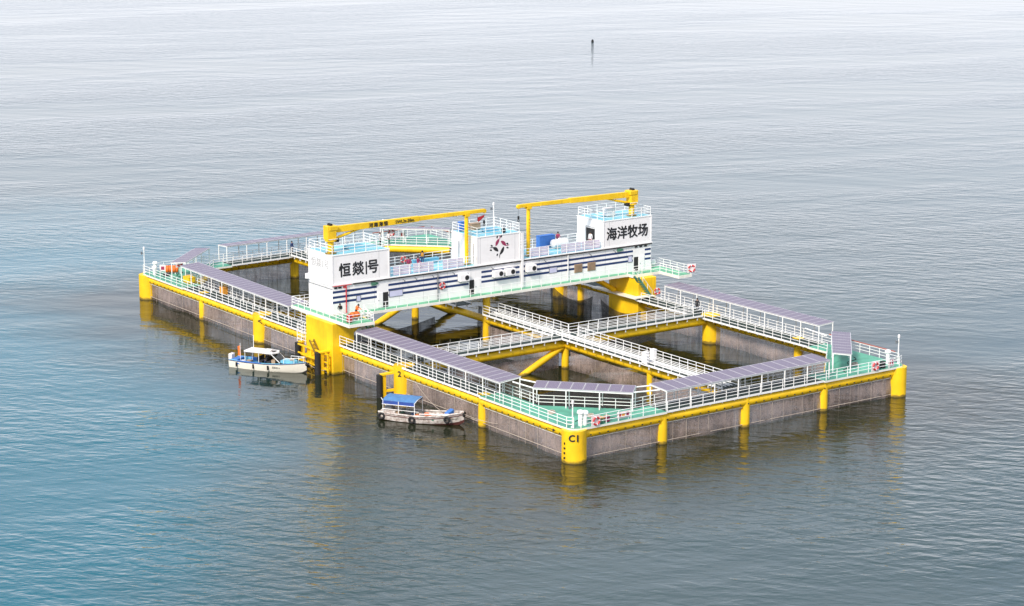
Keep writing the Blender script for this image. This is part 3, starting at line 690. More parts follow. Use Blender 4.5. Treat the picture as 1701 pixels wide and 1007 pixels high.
for dx, dz, a, m_ in ((-.18, .78, 1.3, 'ink'), (.22, .8, 1.1, 'ink'), (.78, .22, -.3, 'ink'), (.8, -.15, -.3, 'ink'), (-.86, .2, -.3, 'ink'), (-.95, -.2, -.2, 'ink'), (-.2, -.85, 1.1, 'ink'), (.2, -.75, 1.4, 'ink')):
    leaf(ex + dx - .1, ez + dz, a, .26, .13, m_)

# end platforms of the house
def platform(name, label, u0, u1, v0, v1, z=5.76):
    t = thing(name, label, 'deck', ((u0 + u1) / 2, (v0 + v1) / 2, z - .34))
    part(MB().box((u0, v0, z - .34), (u1, v1, z - .02)), 'frame', 'rim', t, world=True)
    part(MB().box((u0 + .08, v0 + .08, z - .02), (u1 - .08, v1 - .08, z)), 'floor', 'housegreen', t, world=True)
    return t
platform('end_platform', 'green floored end platform at the left end of the deck house', -.95, .13, 42.0, 49.2, 5.755)
platform('end_platform', 'green floored wing of the left end platform holding orange bags, over dark canopy', -.95, 2.13, 37.2, 41.98, 5.755)
platform('end_platform', 'green floored end platform at the right end of the deck house', 43.07, 45.0, 37.2, 48.6)
platform('end_platform', 'small green landing under the right end of the deck house', 39.02, 43.05, 40.6, 42.28)
GR = 'white guard rails on the deck house'
guard_rail('white guard rail round the left end platform of the house', [(.1, 49.1), (-.88, 49.1), (-.88, 37.28), (2.05, 37.28), (2.05, 39.4)], 5.76, .95, 1.3, group=GR)
guard_rail('white guard rail along the long side walkway of the house', [(3.4, 41.42), (38.9, 41.42)], 5.75, .85, 1.35, (1.0, .5), group=GR)
guard_rail('white guard rail round the right end platform of the house', [(39.1, 40.7), (43.1, 40.7), (43.1, 37.3), (44.92, 37.3), (44.92, 48.5), (43.1, 48.5)], 5.76, .95, 1.3, group=GR)
for k, (a, b) in BOX.items():
    nm = {'left': 'left upper storey under the lettered crane', 'mid': 'middle upper storey with the emblem', 'right': 'right upper storey with the dark doorway'}[k]
    guard_rail('white guard rail round the roof of the ' + nm, [(a + .1, HV0 + .08), (b - .1, HV0 + .08), (b - .1, HV1 - .08), (a + .1, HV1 - .08)], HZT + .1, .98, 1.25, group=GR, closed=True)
for a, b, nm in ((7.3, 18.4, 'left'), (24.5, 35.9, 'right')):
    guard_rail(f'white guard rail on the near edge of the {nm} roof terrace', [(a, HV0 + .05), (b, HV0 + .05)], HZR + .14, 1.1, 1.3, group=GR)
    guard_rail(f'white guard rail on the far edge of the {nm} roof terrace', [(a, HV1 - .05), (b, HV1 - .05)], HZR + .14, 1.0, 1.3, group=GR)
# pale screens along the terraces
for k, (a, b) in enumerate(((7.85, 10.1), (10.4, 13.0), (14.2, 16.9), (25.8, 28.5), (30.2, 33.0), (33.1, 35.7))):
    t = thing('terrace_screen', ('pale lilac screen on left terrace next to the left upper storey', 'pale lilac screen on left terrace, second from left', 'pale lilac screen on left terrace beside the crane prop',
        'pale lilac screen on right terrace beside the crane prop', 'pale lilac screen on right terrace, middle', 'pale lilac screen on right terrace below the dark doorway')[k], 'screen', (a, HV0 + .2, HZR + .16), 0, 'lilac screens on the roof terraces')
    for j in range(4): part(MB().box((0, .02 * j, .06 + j * .235), (b - a, .02 * j + .03, .27 + j * .235)), 'board', 'screen', t)
    for x in (.1, b - a - .1): part(MB().box((x - .03, .12, 0), (x + .03, .17, 1.0)), 'post', 'rail', t)
# air conditioners on the long wall
def aircon(label, u, z):
    t = thing('air_conditioner', label, 'air conditioner', (u, HV0 - .005, z), 0, 'air conditioner units on the long wall')
    part(MB().box((0, -.55, 0), (1.25, 0, .75)), 'casing', 'white', t, bevel=.02)
    part(MB().cyl((.88, -.551, .38), (.88, -.57, .38), .27, 18), 'fan_grille', 'black', t)
    for x in (.1, 1.05): part(MB().box((x, -.5, -.1), (x + .1, 0, -.001)), 'bracket', 'steel', t)
for u, z, lb in ((15.95, 7.5, 'left of the middle doorway'), (20.5, 7.42, 'under the emblem, left of a pair'), (22.1, 7.45, 'under the emblem, right of a pair'), (25.0, 7.5, 'right of the white cable trunk')):
    aircon('white air conditioner on the long wall, ' + lb, u, z)
# lifebuoys -----------------------------------------------------------------
def lifebuoy(label, loc, rz=0, R=.32, board=None):
    t = thing('lifebuoy', label, 'lifebuoy', loc, rz, 'red and white lifebuoys')
    mb = MB().torus((0, 0, 0), R, .085, 'y', 16, 6, 0, arc=1)
    part(mb, 'ring', ['red', 'cl_white'], t, True)
    if board: part(MB().box((-R - .14, .09, -R - .14), (R + .14, .13, R + .14)), 'board', 'pinkwhite', t)
    else: part(MB().torus((0, 0, 0), R + .12, .02, 'y', 12, 4), 'grab_line', 'rope', t)
lifebuoy('red lifebuoy hung on the long striped wall of the house', (13.88, HV0 - .12, 7.25))
lifebuoy('red lifebuoy on white board at the left corner', (2.6, 82.6, 4.55), 0, .34, True)
lifebuoy('lifebuoy on the front rail left of the black boxes at the right corner', (36.8, -OW - .12, 3.62), 0, .34, True)
lifebuoy('lifebuoy on the front rail right beside the lettered corner', (1.95, -OW - .12, 3.55), 0, .34, True)
lifebuoy('red lifebuoy at the outer end of the right house platform', (44.95, 37.2, 6.4), -.4, .36, True)
lifebuoy('red lifebuoy at the foot of the green stairs by the far pylon', (41.2, 38.8, 3.9), -.4, .3)
lifebuoy('red lifebuoy on the far corner deck rail behind the left crane', (35.2, FV - 1.4, 4.3), -.6, .34, True)
lifebuoy('red lifebuoy on the far rail of the right roof terrace', (26.9, HV1 - .2, 9.5), 0, .3)
lifebuoy('red lifebuoy on the roof terrace behind seated people', (12.0, HV1 - .2, 9.6), 0, .3)

# ------------------------------------------------------------------ cranes
def crane(label, base, d, ln, prop_x, text=None):
    # d=+1 boom to +X, -1 to -X
    t = thing('deck_crane', label, 'crane', base, 0 if d > 0 else math.pi, 'yellow deck cranes on the house roof')
    part(MB().cyl((0, 0, 0), (0, 0, 1.35), .34, 18), 'pedestal', 'yellow', t, True)
    part(MB().cyl((0, 0, 1.35), (0, 0, 1.5), .62, 20).cyl((0, 0, .0), (0, 0, .1), .6, 18), 'slew_ring', 'yellow', t, True)
    tw = part(MB().box((-.6, -.5, 1.5), (.45, .5, 3.0)).box((-.4, -.56, 2.5), (.62, .56, 2.98)), 'tower', 'yellow', t, bevel=.05)
    part(MB().box((.36, -.3, 1.2), (.9, .35, 1.6)), 'winch', 'black', t, bevel=.05)
    part(MB().cyl((-.05, -.3, 3.08), (-.05, .3, 3.08), .16, 12), 'sheave', 'black', tw, True)
    part(MB().box((-.5, -.55, 1.55), (.6, -.45, 1.62)).box((-.5, .45, 1.55), (.6, .55, 1.62)), 'catwalk', 'rim', t)
    bm_ = part(MB().beam((.2, 0, 2.52), (ln * .55, 0, 2.62), .42, .66, h2=.58).beam((ln * .55, 0, 2.62), (ln - .3, 0, 2.66), .34, .48, h2=.38), 'boom', 'yellow', t, bevel=.02)
    part(MB().cyl((ln - .35, -.14, 2.6), (ln - .35, .14, 2.6), .24, 12), 'boom_head', 'yellow', bm_, True)
    part(MB().cyl((.45, 0, 1.55), (4.2, 0, 2.42), .1, 10).cyl((.45, 0, 1.55), (2.4, 0, 2.0), .15, 10), 'luffing_ram', 'yellow', t, True)
    part(MB().cyl((ln - .35, 0, 2.4), (ln - .35, 0, 1.5), .02, 5), 'hoist_rope', 'steel', t)
    part(MB().box((ln - .43, -.08, 1.2), (ln - .27, .08, 1.55)).torus((ln - .35, 0, 1.05), .12, .035, 'y', 10, 5), 'hook_block', 'black', t)
    for x in (ln * .25, ln * .55, ln * .8): part(MB().box((x - .05, -.2, 2.36), (x + .05, .2, 2.42)), 'hose_clamp', 'rim', bm_)
    if text:
        lettering('河南海恒', .5, (base[0] + 4.6, base[1] - .225, base[2] + 2.36), (1, 0, .03), (0, 0, 1), 'ink', t, 'lettering', .012, .012, 1, space=1.45)
        lettering('SWL2t-20m', .48, (base[0] + 7.9, base[1] - .225, base[2] + 2.42), (1, 0, .03), (0, 0, 1), 'ink', t, 'lettering', .006, .01)
    return t
crane('left yellow deck crane on the house roof, lettered boom pointing right', (.65, 43.35, HZT + .1), 1, 19.9, 0, True)
crane('right yellow deck crane on the house roof, plain boom pointing left', (40.9, 43.35, HZT + .1), -1, 16.4, 0)
for u, lb in ((17.85, 'yellow boom rest post on the left terrace, beside the middle upper storey'), (26.2, 'yellow boom rest post on the right terrace, right of the emblem')):
    t = thing('boom_rest', lb, 'post', (u, 43.35, HZR + .16), 0, 'boom rest posts')
    part(MB().cyl((0, 0, 0), (0, 0, 5.35), .22, 16), 'post', 'yellow', t, True)
    part(MB().box((-.3, -.3, 5.35), (.3, .3, 5.45)).box((-.3, -.3, 5.45), (.3, -.22, 5.75)).box((-.3, .22, 5.45), (.3, .3, 5.75)).box((-.35, -.35, 0), (.35, .35, .06)), 'cradle', 'yellow', t)
    for k in range(12): part(MB().cyl((-.22, -.26, .4 + k * .35), (.22, -.26, .4 + k * .35), .02, 5), 'rung', 'yellow', t)

# ------------------------------------------------------------------ stairs and boat landing
def stairs(label, a, b, wd, mat, n=9, rails=True):
    a, b = Vector(a), Vector(b); t = thing('stairs', label, 'stairs', a); d = b - a; h = Vector((d.x, d.y, 0)).normalized(); sd_ = Vector((-h.y, h.x, 0))
    for s_ in (-1, 1):
        o = sd_ * (s_ * wd / 2); part(MB().beam(o, d + o, .07, .26), 'stringer', mat, t)
        if rails:
            part(MB().cyl(o + Vector((0, 0, .85)), d + o + Vector((0, 0, .85)), .03, 6), 'handrail', 'rail', t)
            for k in range(4): part(MB().cyl(o + d * (k / 3), o + d * (k / 3) + Vector((0, 0, .85)), .028, 6), 'baluster', 'rail', t)
    for k in range(n):
        q = d * ((k + .5) / n); part(MB().beam(q - sd_ * (wd / 2 - .04), q + sd_ * (wd / 2 - .04), .22, .04), 'tread', mat, t)
stairs('dark green stairs from the right house platform down to the far walkway', (38.7, 39.6, 5.75), (40.7, 39.5, 3.15), .8, 'boatgreen')
stairs('green steps from the left house wing up to the side walkway', (2.9, 39.2, 4.6), (2.9, 41.2, 5.7), .8, 'boatgreen', 5)
stairs('steep yellow stairs on the near pylon down to the boat landing', (-1.75, 43.6, 3.1), (-1.75, 41.4, .9), .5, 'yellow', 7, False)
def fender(label, u, v, top, bx, bv):
    t = thing('fender_pile', label, 'fender', (u, v, -1.5), 0, 'black fender piles')
    part(MB().cyl((0, 0, 0), (0, 0, top + 1.5), .33, 18), 'rubber_tube', 'black', t, True)
    part(MB().box((.2, -.22, 1.4), (.62, .22, top + 1.45)), 'backing_post', 'yellow', t)
    part(MB().beam((.1, 0, top + 1.5), (bx - u, bv - v, top + 1.62), .55, .16), 'arm', 'yellow', t)
    part(MB().beam((.4, 0, 2.1), (bx - u, bv - v, 2.1), .3, .22), 'arm', 'yellow', t)
fender('black fender pile beside the cruiser bow, left of the pylon', -1.75, 46.5, 2.28, 0, 46.3)
fender('tall black fender pile in front of the square pylon', -2.6, 40.9, 2.35, -1.3, 40.6)
fender('black fender pile at the stern of the blue roofed boat', -2.3, 29.2, 2.3, -.5, 28.9)
t = thing('boat_landing', 'yellow boat landing frame with ladder bars on the near pylon', 'landing', (-1.9, 41, 0))
for v in (40.0, 41.8, 43.4, 45.0): part(MB().beam((-1.9, v, -1), (-1.9, v, 2.2), .16, .16), 'upright', 'yellow', t, world=True)
for z in (.55, 1.3, 2.2): part(MB().beam((-1.9, 39.9, z), (-1.9, 46.2, z), .12, .14), 'cross_bar', 'yellow', t, world=True)
for k in range(7): part(MB().cyl((-1.9, 40.05, .2 + k * .3), (-1.9, 40.6, .2 + k * .3), .025, 5), 'rung', 'steel', t, world=True)
part(MB().box((-2.3, 41.8, 1.32), (-1.45, 45.0, 1.40)), 'landing_plate', 'yellow', t, world=True)
# ladder cage of white bars on the near walkway next to the pylon
guard_rail('small white gate rails where the near walkway meets the square pylon', [(-.7, 45.5), (-1.4, 45.5), (-1.4, 47.2), (-.7, 47.2)], 2.2, 1.9, .9, (1, .8, .6, .4, .2))

# ------------------------------------------------------------------ deck equipment
def mast(label, u, v, z, h):
    t = thing('light_mast', label, 'light mast', (u, v, z), 0, 'white light masts')
    part(MB().cyl((0, 0, 0), (0, 0, h), .06, 8).cyl((0, 0, 0), (0, 0, .08), .16, 10), 'pole', 'rail', t, True)
    part(MB().cyl((0, 0, h), (0, 0, h + .22), .13, 10).ball((0, 0, h + .24), .12, 8, 5), 'lantern', 'cl_white', t, True)
    part(MB().beam((0, 0, h * .85), (-.3, 0, h * .85), .05, .05).box((-.4, -.1, h * .8), (-.25, .1, h * .92)), 'floodlight', 'steel', t)
mast('thin white light mast at the left corner', -.3, L + .3, ZD, 2.9); mast('thin white light mast at the right corner', W + .35, .2, ZD, 2.7)
mast('white light mast with bracket at the lettered front corner', -.15, .05, ZD, 2.2); mast('white light mast on the back rail near the far corner', 34.6, FV - .3, ZD, 2.6)
mast('white light mast on the roof of the middle upper storey', 23.2, 45.8, HZT + .1, 2.6)
def vent(label, u, v, z, h=1.25):
    t = thing('vent_pipe', label, 'vent', (u, v, z), 0, 'white mushroom vents')
    part(MB().cyl((0, 0, 0), (0, 0, h), .2, 14), 'pipe', 'rail', t, True)
    part(MB().cyl((0, 0, h - .05), (0, 0, h + .12), .33, 16, r2=.3).ball((0, 0, h + .12), .3, 12, 6, sc=(1, 1, .4)), 'cap', 'rail', t, True)
vent('white mushroom vent with two stems at the lettered corner, left stem', .78, .12, ZD); vent('white mushroom vent with two stems at the lettered corner, right stem', 1.25, .05, ZD, 1.15)
vent('white mushroom vent at the right corner', W - .5, .8, ZD); vent('white mushroom vent at the left corner', .7, L - .6, ZD); vent('short white vent at the left corner behind the mast', .1, L - 1.6, ZD, .9)
def canister(label, u, v, z, rz, ln=1.3, r=.45, mat='orange'):
    t = thing('life_raft', label, 'life raft', (u, v, z), rz, 'life raft canisters')
    part(MB().cyl((-ln / 2, 0, r + .15), (ln / 2, 0, r + .15), r, 16).cyl((-ln / 2 - .12, 0, r + .15), (-ln / 2, 0, r + .15), r * .75, 16, r2=r).cyl((ln / 2, 0, r + .15), (ln / 2 + .12, 0, r + .15), r, 16, r2=r * .75), 'canister', mat, t, True)
    for x in (-ln * .3, ln * .3): part(MB().box((x - .05, -r, 0), (x + .05, r, .18)), 'cradle', 'rail', t); part(MB().torus((x, 0, r + .15), r + .01, .025, 'x', 16, 4), 'strap', 'black', t)
canister('bright orange life raft canister on the left corner deck', 2.2, 83.9, ZD, -.5)
canister('white life raft canister on the right end platform of the house', 44.1, 43.6, 5.78, 1.4, 1.1, .38, 'white')
canister('orange equipment bag on the left house wing beside the guard rail', .75, 38.9, 5.76, .2, .9, .36)
def sign(label, loc, rz, wd, ht, mat, marks, legs=True, group='sign boards on the rails'):
    t = thing('sign_board', label, 'sign', loc, rz, group)
    part(MB().box((-wd / 2, 0, 0), (wd / 2, .04, ht)), 'board', mat, t)
    for (x, z, a, b, m_) in marks: part(MB().box((x - a / 2, -.012, z - b / 2), (x + a / 2, -.001, z + b / 2)), 'mark', m_, t)
    if legs:
        for x in (-wd * .4, wd * .4): part(MB().box((x - .03, .05, -.35), (x + .03, .1, ht)), 'leg', 'rail', t)
sign('pale sign with red marks on the front rail near the lettered corner', (5.2, -OW + .06, ZD + .2), 0, 1.5, .62, 'pinkwhite', [(-.45, .3, .25, .4, 'red'), (-.05, .3, .35, .2, 'cl_amber'), (.45, .32, .28, .4, 'cl_wine')])
sign('pale sign with red marks on the front rail at the right corner', (39.1, -OW + .06, ZD + .15), 0, .8, .7, 'pinkwhite', [(-.15, .35, .15, .4, 'red'), (.2, .4, .18, .5, 'cl_wine')])
sign('white sign with dark red square at the left corner', (1.2, 84.4, ZD + .35), -.7, .75, .75, 'pinkwhite', [(0, .38, .42, .42, 'cl_wine')])
sign('small red and white sign on the far corner rail', (36.6, FV - 1.9, ZD + .6), -.7, .6, .6, 'pinkwhite', [(0, .3, .4, .4, 'red')])
def locker(label, loc, rz, sz, mat, lidmat=None):
    t = thing('deck_box', label, 'box', loc, rz, 'boxes standing on the decks'); x, y, z = sz
    part(MB().box((-x / 2, -y / 2, .06), (x / 2, y / 2, z)), 'body', mat, t, bevel=.02)
    part(MB().box((-x / 2 - .03, -y / 2 - .03, z), (x / 2 + .03, y / 2 + .03, z + .06)), 'lid', lidmat or mat, t)
    part(MB().box((-x / 2 + .05, -y / 2 + .05, 0), (x / 2 - .05, y / 2 - .05, .06)), 'base', 'dark', t)
locker('dark green box on the front rail next to the lettered corner', (2.85, -.2, ZD), 0, (.5, .45, .5), 'boatgreen', 'cl_amber')
locker('small brown box next to the dark green box at the lettered corner', (3.55, -.2, ZD), 0, (.4, .4, .55), 'cl_wine', 'brownplate')
locker('black bollard box at the right corner, left of a pair', (37.6, -.2, ZD), 0, (.4, .4, .6), 'black'); locker('black bollard box at the right corner, right of a pair', (38.3, -.2, ZD), 0, (.42, .4, .65), 'black')
locker('dark box between mast and sign at the left corner', (.9, 82.9, ZD), -.5, (.7, .4, .3), 'black')
locker('white control cabinet on the middle walkway, left of a pair', (19.35, 13.9, ZC), 0, (.5, .6, 1.15), 'white'); locker('white control cabinet on the middle walkway, right of a pair', (20.95, 14.6, ZC), 0, (.45, .55, 1.1), 'white')
locker('red case on the left house wing in front of the orange bag', (-.3, 38.2, 5.76), .2, (.45, .45, .75), 'red')
locker('yellow pump box on the left corner walkway under solar panels', (1.3, 77.6, ZD), 0, (.9, 1.5, .75), 'yellow')
locker('small yellow box on the near walkway left pen', (1.6, 69.5, ZD), 0, (.6, .9, .8), 'cl_amber')
locker('grey winch box on the right end platform of the house', (44.2, 46.2, 5.78), 0, (.9, 1.2, .6), 'steel')
locker('blue barrel crate on the left roof terrace next to left upper storey', (8.2, 46.3, HZR + .16), 0, (.9, .9, 1.1), 'cl_blue')
locker('long blue bench locker on the left roof terrace', (14.6, 46.6, HZR + .16), 0, (3.2, .6, .45), 'lightblue')
locker('blue machine box on the right roof terrace behind the white tank', (31.0, 46.6, HZR + .16), 0, (2.2, .7, 1.35), 'cl_blue')
locker('white winch housing at the roof rail of the right upper storey', (38.6, 44.6, HZT + .12), 0, (1.2, .9, .9), 'cl_white')
locker('blue crate on the roof of the middle upper storey', (19.3, 46.4, HZT + .12), 0, (.7, .6, 1.0), 'cl_blue')
locker('brown equipment case on the roof of the middle upper storey', (20.9, 46.2, HZT + .12), 0, (1.2, .6, .7), 'brownplate')
locker('teal tarpaulin pile on the roof of the middle upper storey', (21.6, 44.2, HZT + .12), 0, (1.6, 1.1, .3), 'lightblue')
locker('teal tarpaulin pile on the roof of the left upper storey', (4.2, 44.4, HZT + .12), 0, (2.0, 1.3, .25), 'cyan')
t = thing('water_tank', 'rounded white water tank lying on the right roof terrace', 'tank', (32.0, 45.3, HZR + .16), 0)
part(MB().cyl((-.9, 0, .55), (.9, 0, .55), .5, 18).ball((-.9, 0, .55), .5, 14, 8, sc=(.5, 1, 1)).ball((.9, 0, .55), .5, 14, 8, sc=(.5, 1, 1)), 'shell', 'cl_white', t, True)
part(MB().box((-.7, -.4, 0), (-.5, .4, .25)).box((.5, -.4, 0), (.7, .4, .25)), 'saddle', 'steel', t); part(MB().cyl((0, 0, 1.0), (0, 0, 1.15), .14, 10), 'hatch', 'rail', t)
single(MB().ball((0, 0, .28), .28, 14, 8), 'black_ball', 'black', 'black signal ball on the roof above the emblem', 'ball', (22.4, 42.75, HZT + .12), smooth=True)
t = thing('flag', 'red pennant hanging from the boom head of the left crane', 'flag', (19.2, 43.2, 14.1))
part(MB().add([(0, 0, 0), (1.0, 0, .2), (.9, .08, -.1), (.25, .1, -.55), (0, .05, -.35)], [(0, 1, 2, 3, 4)]), 'cloth', 'red', t); part(MB().cyl((0, 0, -.4), (0, 0, .35), .02, 5), 'hoist', 'steel', t)
for k, (a, b, z, lb) in enumerate(((( W + OW + .08, 1.0), (W + OW + .08, 10.5), ZD + 1.06, 'red brown hose lashed on the outer rail of the right corner deck'), ((33.5, FV + .55), (FU, FV + .7), ZD + 1.06, 'red brown hose lashed on the far corner rail'), ((FU + .65, FV), (FU + .4, FV - 8), ZD + 1.06, 'red brown hose on the rail right of the far corner'))):
    single(MB().cyl((*a, z), (*b, z), .075, 8), 'rail_hose', paint('hose_red_%d' % k, (0.30, 0.09, 0.07), .6, .2, 2.0), lb, 'hose', group='hoses on the rails')

for k, (u, v, lb) in enumerate(((3.4, 2.0, 'coiled pale rope on the front corner deck near the vents'), (1.2, 5.0, 'coiled pale rope on the front corner deck beside the near rail'), (36.9, 2.3, 'coiled pale rope on the right corner deck'), (2.9, 81.2, 'coiled pale rope on the left corner deck'))):
    mb = MB()
    for j in range(3): mb.torus((0, 0, .05 + j * .08), .34 - j * .04, .05, 'z', 16, 6)
    single(mb, 'rope_coil', 'rope', lb, 'rope', (u, v, ZD + .03), group='rope coils on the decks', smooth=True)
rope_runs = [((1.2, 1.4, 3.15), (5.8, .6, 3.15), 'dark cable lying across the front corner deck'), ((34.0, .6, 3.15), (39.2, 4.8, 3.15), 'dark cable lying across the right corner deck'), ((.6, 79.0, 3.15), (3.6, 84.6, 3.15), 'dark cable lying across the left corner deck')]
for a, b, lb in rope_runs:
    a, b = Vector(a), Vector(b); d = b - a; nn = Vector((-d.y, d.x, 0)).normalized(); P = [a + d * (i / 14) + nn * (.35 * math.sin(i * .9)) for i in range(15)]
    mb = MB()
    for p, q in zip(P, P[1:]): mb.cyl(p, q, .035, 6)
    single(mb, 'deck_cable', 'black', lb, 'cable', group='cables on the decks')
# ------------------------------------------------------------------ boats
def hull(stations, name, mats, parent, split=.35):
    # stations: (x, half beam at deck, half beam at waterline, z deck, z keel); builds outside skin with gunwale
    mb = MB(); prof = []
    for x, bd, bw, zd, zk in stations:
        zm = zk + (zd - zk) * split
        prof.append([(x, -bd, zd), (x, -bd * .97 - bw * .03, zd - .1), (x, -(bw + (bd - bw) * .45), zm + (zd - zm) * .35), (x, -bw, zm), (x, -bw * .5, zk + .1 * (zm - zk)), (x, 0, zk),
                     (x, bw * .5, zk + .1 * (zm - zk)), (x, bw, zm), (x, bw + (bd - bw) * .45, zm + (zd - zm) * .35), (x, bd * .97 + bw * .03, zd - .1), (x, bd, zd)])
    n = len(prof[0]); vs = [p for r in prof for p in r]; mb.v += vs
    for i in range(len(prof) - 1):
        for j in range(n - 1):
            mb.f.append((i * n + j, (i + 1) * n + j, (i + 1) * n + j + 1, i * n + j + 1)); mb.m.append(1 if 3 <= j <= 6 else 0)
    mb.f.append(tuple(range(n))); mb.m.append(0)
    o = part(mb, name, mats, parent, True); return o
def gunwale(stations, parent, mat, r=.06, name='gunwale'):
    for s_ in (-1, 1):
        mb = MB()
        for (x0, b0, _, z0, _), (x1, b1, _, z1, _) in zip(stations, stations[1:]): mb.cyl((x0, s_ * b0, z0), (x1, s_ * b1, z1), r, 6)
        part(mb, name, mat, parent, True)
def deckplate(stations, i0, i1, inset, dz, mat, parent, name):
    st = stations[i0:i1 + 1]; mb = MB()
    for (x0, b0, _, z0, _), (x1, b1, _, z1, _) in zip(st, st[1:]):
        mb.add([(x0, -b0 * inset, z0 + dz), (x1, -b1 * inset, z1 + dz), (x1, b1 * inset, z1 + dz), (x0, b0 * inset, z0 + dz)], [(0, 1, 2, 3)])
    return part(mb, name, mat, parent)
# white cruiser
ax, ay, bx_, by_ = -7.75, 49.75, -3.25, 42.1
ang = math.atan2(by_ - ay, bx_ - ax)
cr = thing('cabin_cruiser', 'white and blue cabin cruiser with hard top moored left of the square pylon', 'boat', (ax, ay, 0), ang)
LN = math.hypot(bx_ - ax, by_ - ay)
ST = [(0, 1.05, .95, .78, -.3), (LN * .25, 1.2, 1.08, .74, -.35), (LN * .5, 1.22, 1.05, .78, -.35), (LN * .7, 1.08, .82, .88, -.35), (LN * .86, .72, .42, 1.0, -.3), (LN * .95, .36, .15, 1.08, -.2), (LN * 1.0, .05, .02, 1.12, .1)]
hull(ST, 'hull', ['cream', 'dark'], cr, .22); gunwale(ST, cr, 'navy', .05)
deckplate(ST, 3, 6, .95, -.02, 'lightblue', cr, 'fore_deck'); deckplate(ST, 0, 3, .9, -.45, 'lightblue', cr, 'cockpit_floor')
for s_ in (-1, 1):
    g = MB()
    for (x0, b0, _, z0, _), (x1, b1, _, z1, _) in zip(ST[:4], ST[1:4]): g.add([(x0, s_ * b0, z0 + .02), (x1, s_ * b1, z1 + .02), (x1, s_ * b1 * .76, z1 + .05), (x0, s_ * b0 * .76, z0 + .05), (x0, s_ * b0 * .76, z0 - .42), (x1, s_ * b1 * .76, z1 - .42)], [(0, 1, 2, 3), (3, 2, 5, 4)])
    part(g, 'side_deck', 'lightblue', cr)
part(MB().box((LN * .02, -.75, .5), (LN * .1, .75, .85)), 'stern_bench', 'cl_blue', cr, bevel=.04)
part(MB().box((LN * .12, -.5, .4), (LN * .17, 0, .7)), 'cool_box', 'cl_white', cr, bevel=.03); part(MB().box((LN * .17, .1, .4), (LN * .23, .55, .65)), 'crate', 'brownplate', cr)
part(MB().torus((LN * .8, 0, 1.25), .2, .05, 'z', 14, 6), 'rope_coil', 'rope', cr, True)
for x in (.12, .35, .55): part(MB().cyl((LN * x, -1.22, .2), (LN * x, -1.24, .65), .09, 8), 'side_fender', 'black', cr, True)
part(MB().box((-.45, -.35, .3), (-.02, .35, 1.25)).box((-.35, -.2, -.4), (-.1, .2, .3)), 'outboard_motor', 'cl_white', cr, bevel=.05)
for s_ in (-1, 1): part(MB().box((LN * .12, s_ * 1.0 - .12, .42), (LN * .45, s_ * 1.0 + .12, .82)), 'side_seat', 'cl_blue', cr, bevel=.03)
part(MB().prism([(LN * .20, -.85), (LN * .58, -.82), (LN * .63, 0), (LN * .58, .82), (LN * .20, .85)], 1.78, 1.93), 'hard_top', 'cl_white', cr, bevel=.03)
part(MB().box((LN * .44, -.35, 1.93), (LN * .53, .35, 2.12)), 'roof_hatch', 'cl_white', cr, bevel=.05); part(MB().box((LN * .55, -.3, 1.93), (LN * .58, .3, 2.0)), 'roof_lamp', 'dark', cr)
for x, y in ((.21, -.75), (.21, .75), (.40, -.78), (.40, .78)): part(MB().cyl((LN * x, y, .5), (LN * x, y, 1.8), .035, 6), 'top_post', 'rail', cr)
part(MB().add([(LN * .57, -.78, 1.78), (LN * .57, .78, 1.78), (LN * .68, .7, 1.0), (LN * .68, -.7, 1.0)], [(0, 1, 2, 3)]), 'windscreen', 'glass', cr)
for y in (-.76, .76): part(MB().cyl((LN * .57, y, 1.79), (LN * .68, y * .92, .95), .04, 6), 'screen_frame', 'rail', cr)
part(MB().prism([(LN * .68, -.62), (LN * .84, -.45), (LN * .88, 0), (LN * .84, .45), (LN * .68, .62)], .9, 1.2), 'cabin_trunk', 'lightblue', cr, bevel=.06)
for x in (.38, .5): part(MB().box((LN * x, -.7, .42), (LN * x + .5, .7, .95)).box((LN * x - .1, -.7, .9), (LN * x + .02, .7, 1.35)), 'seat', 'cl_black', cr, bevel=.04)
part(MB().box((LN * .57, -.75, .45), (LN * .62, .75, 1.2)), 'console', 'brownplate', cr)
br_ = MB()
for s_ in (-1, 1): br_.cyl((LN * .74, s_ * .8, 1.45), (LN * .97, s_ * .18, 1.65), .03, 6)
for x, y in ((.74, .8), (.86, .5), (.97, .18)):
    for s_ in (-1, 1): br_.cyl((LN * x, s_ * y, .95), (LN * x, s_ * y, 1.65 - (.97 - x) * .9), .025, 6)
part(br_.cyl((LN * .97, -.18, 1.65), (LN * .97, .18, 1.65), .03, 6), 'bow_rail', 'rail', cr)
part(MB().cyl((LN * .99, 0, .9), (LN * 1.03, 0, 1.0), .16, 10).ball((LN * 1.0, .2, .75), .2, 8, 6), 'bow_fender', 'black', cr, True)
part(MB().cyl((LN * .24, .6, 1.93), (LN * .24, .6, 3.3), .03, 6), 'antenna', 'rail', cr)
part(MB().cyl((LN * .13, -.5, .6), (LN * .13, -.5, 2.6), .025, 6), 'flag_staff', 'rail', cr)
part(MB().add([(LN * .13, -.5, 2.35), (LN * .13 - .35, -.45, 2.2), (LN * .13 - .25, -.55, 1.7), (LN * .13 - .3, -.5, 1.25), (LN * .13 + .05, -.5, 1.2)], [(0, 1, 2, 3, 4)]), 'flag_cloth', 'orange', cr)
tx = lettering('5303015', .26, (0, 0, 0), (1, 0, 0), (0, 0, 1), 'ink', cr, 'lettering', 0, .02)
tx.matrix_local = Matrix.Translation((LN * .60, -1.13, .42)) @ Matrix.Rotation(R_(8), 4, 'Z') @ Matrix.Rotation(R_(82), 4, 'X')
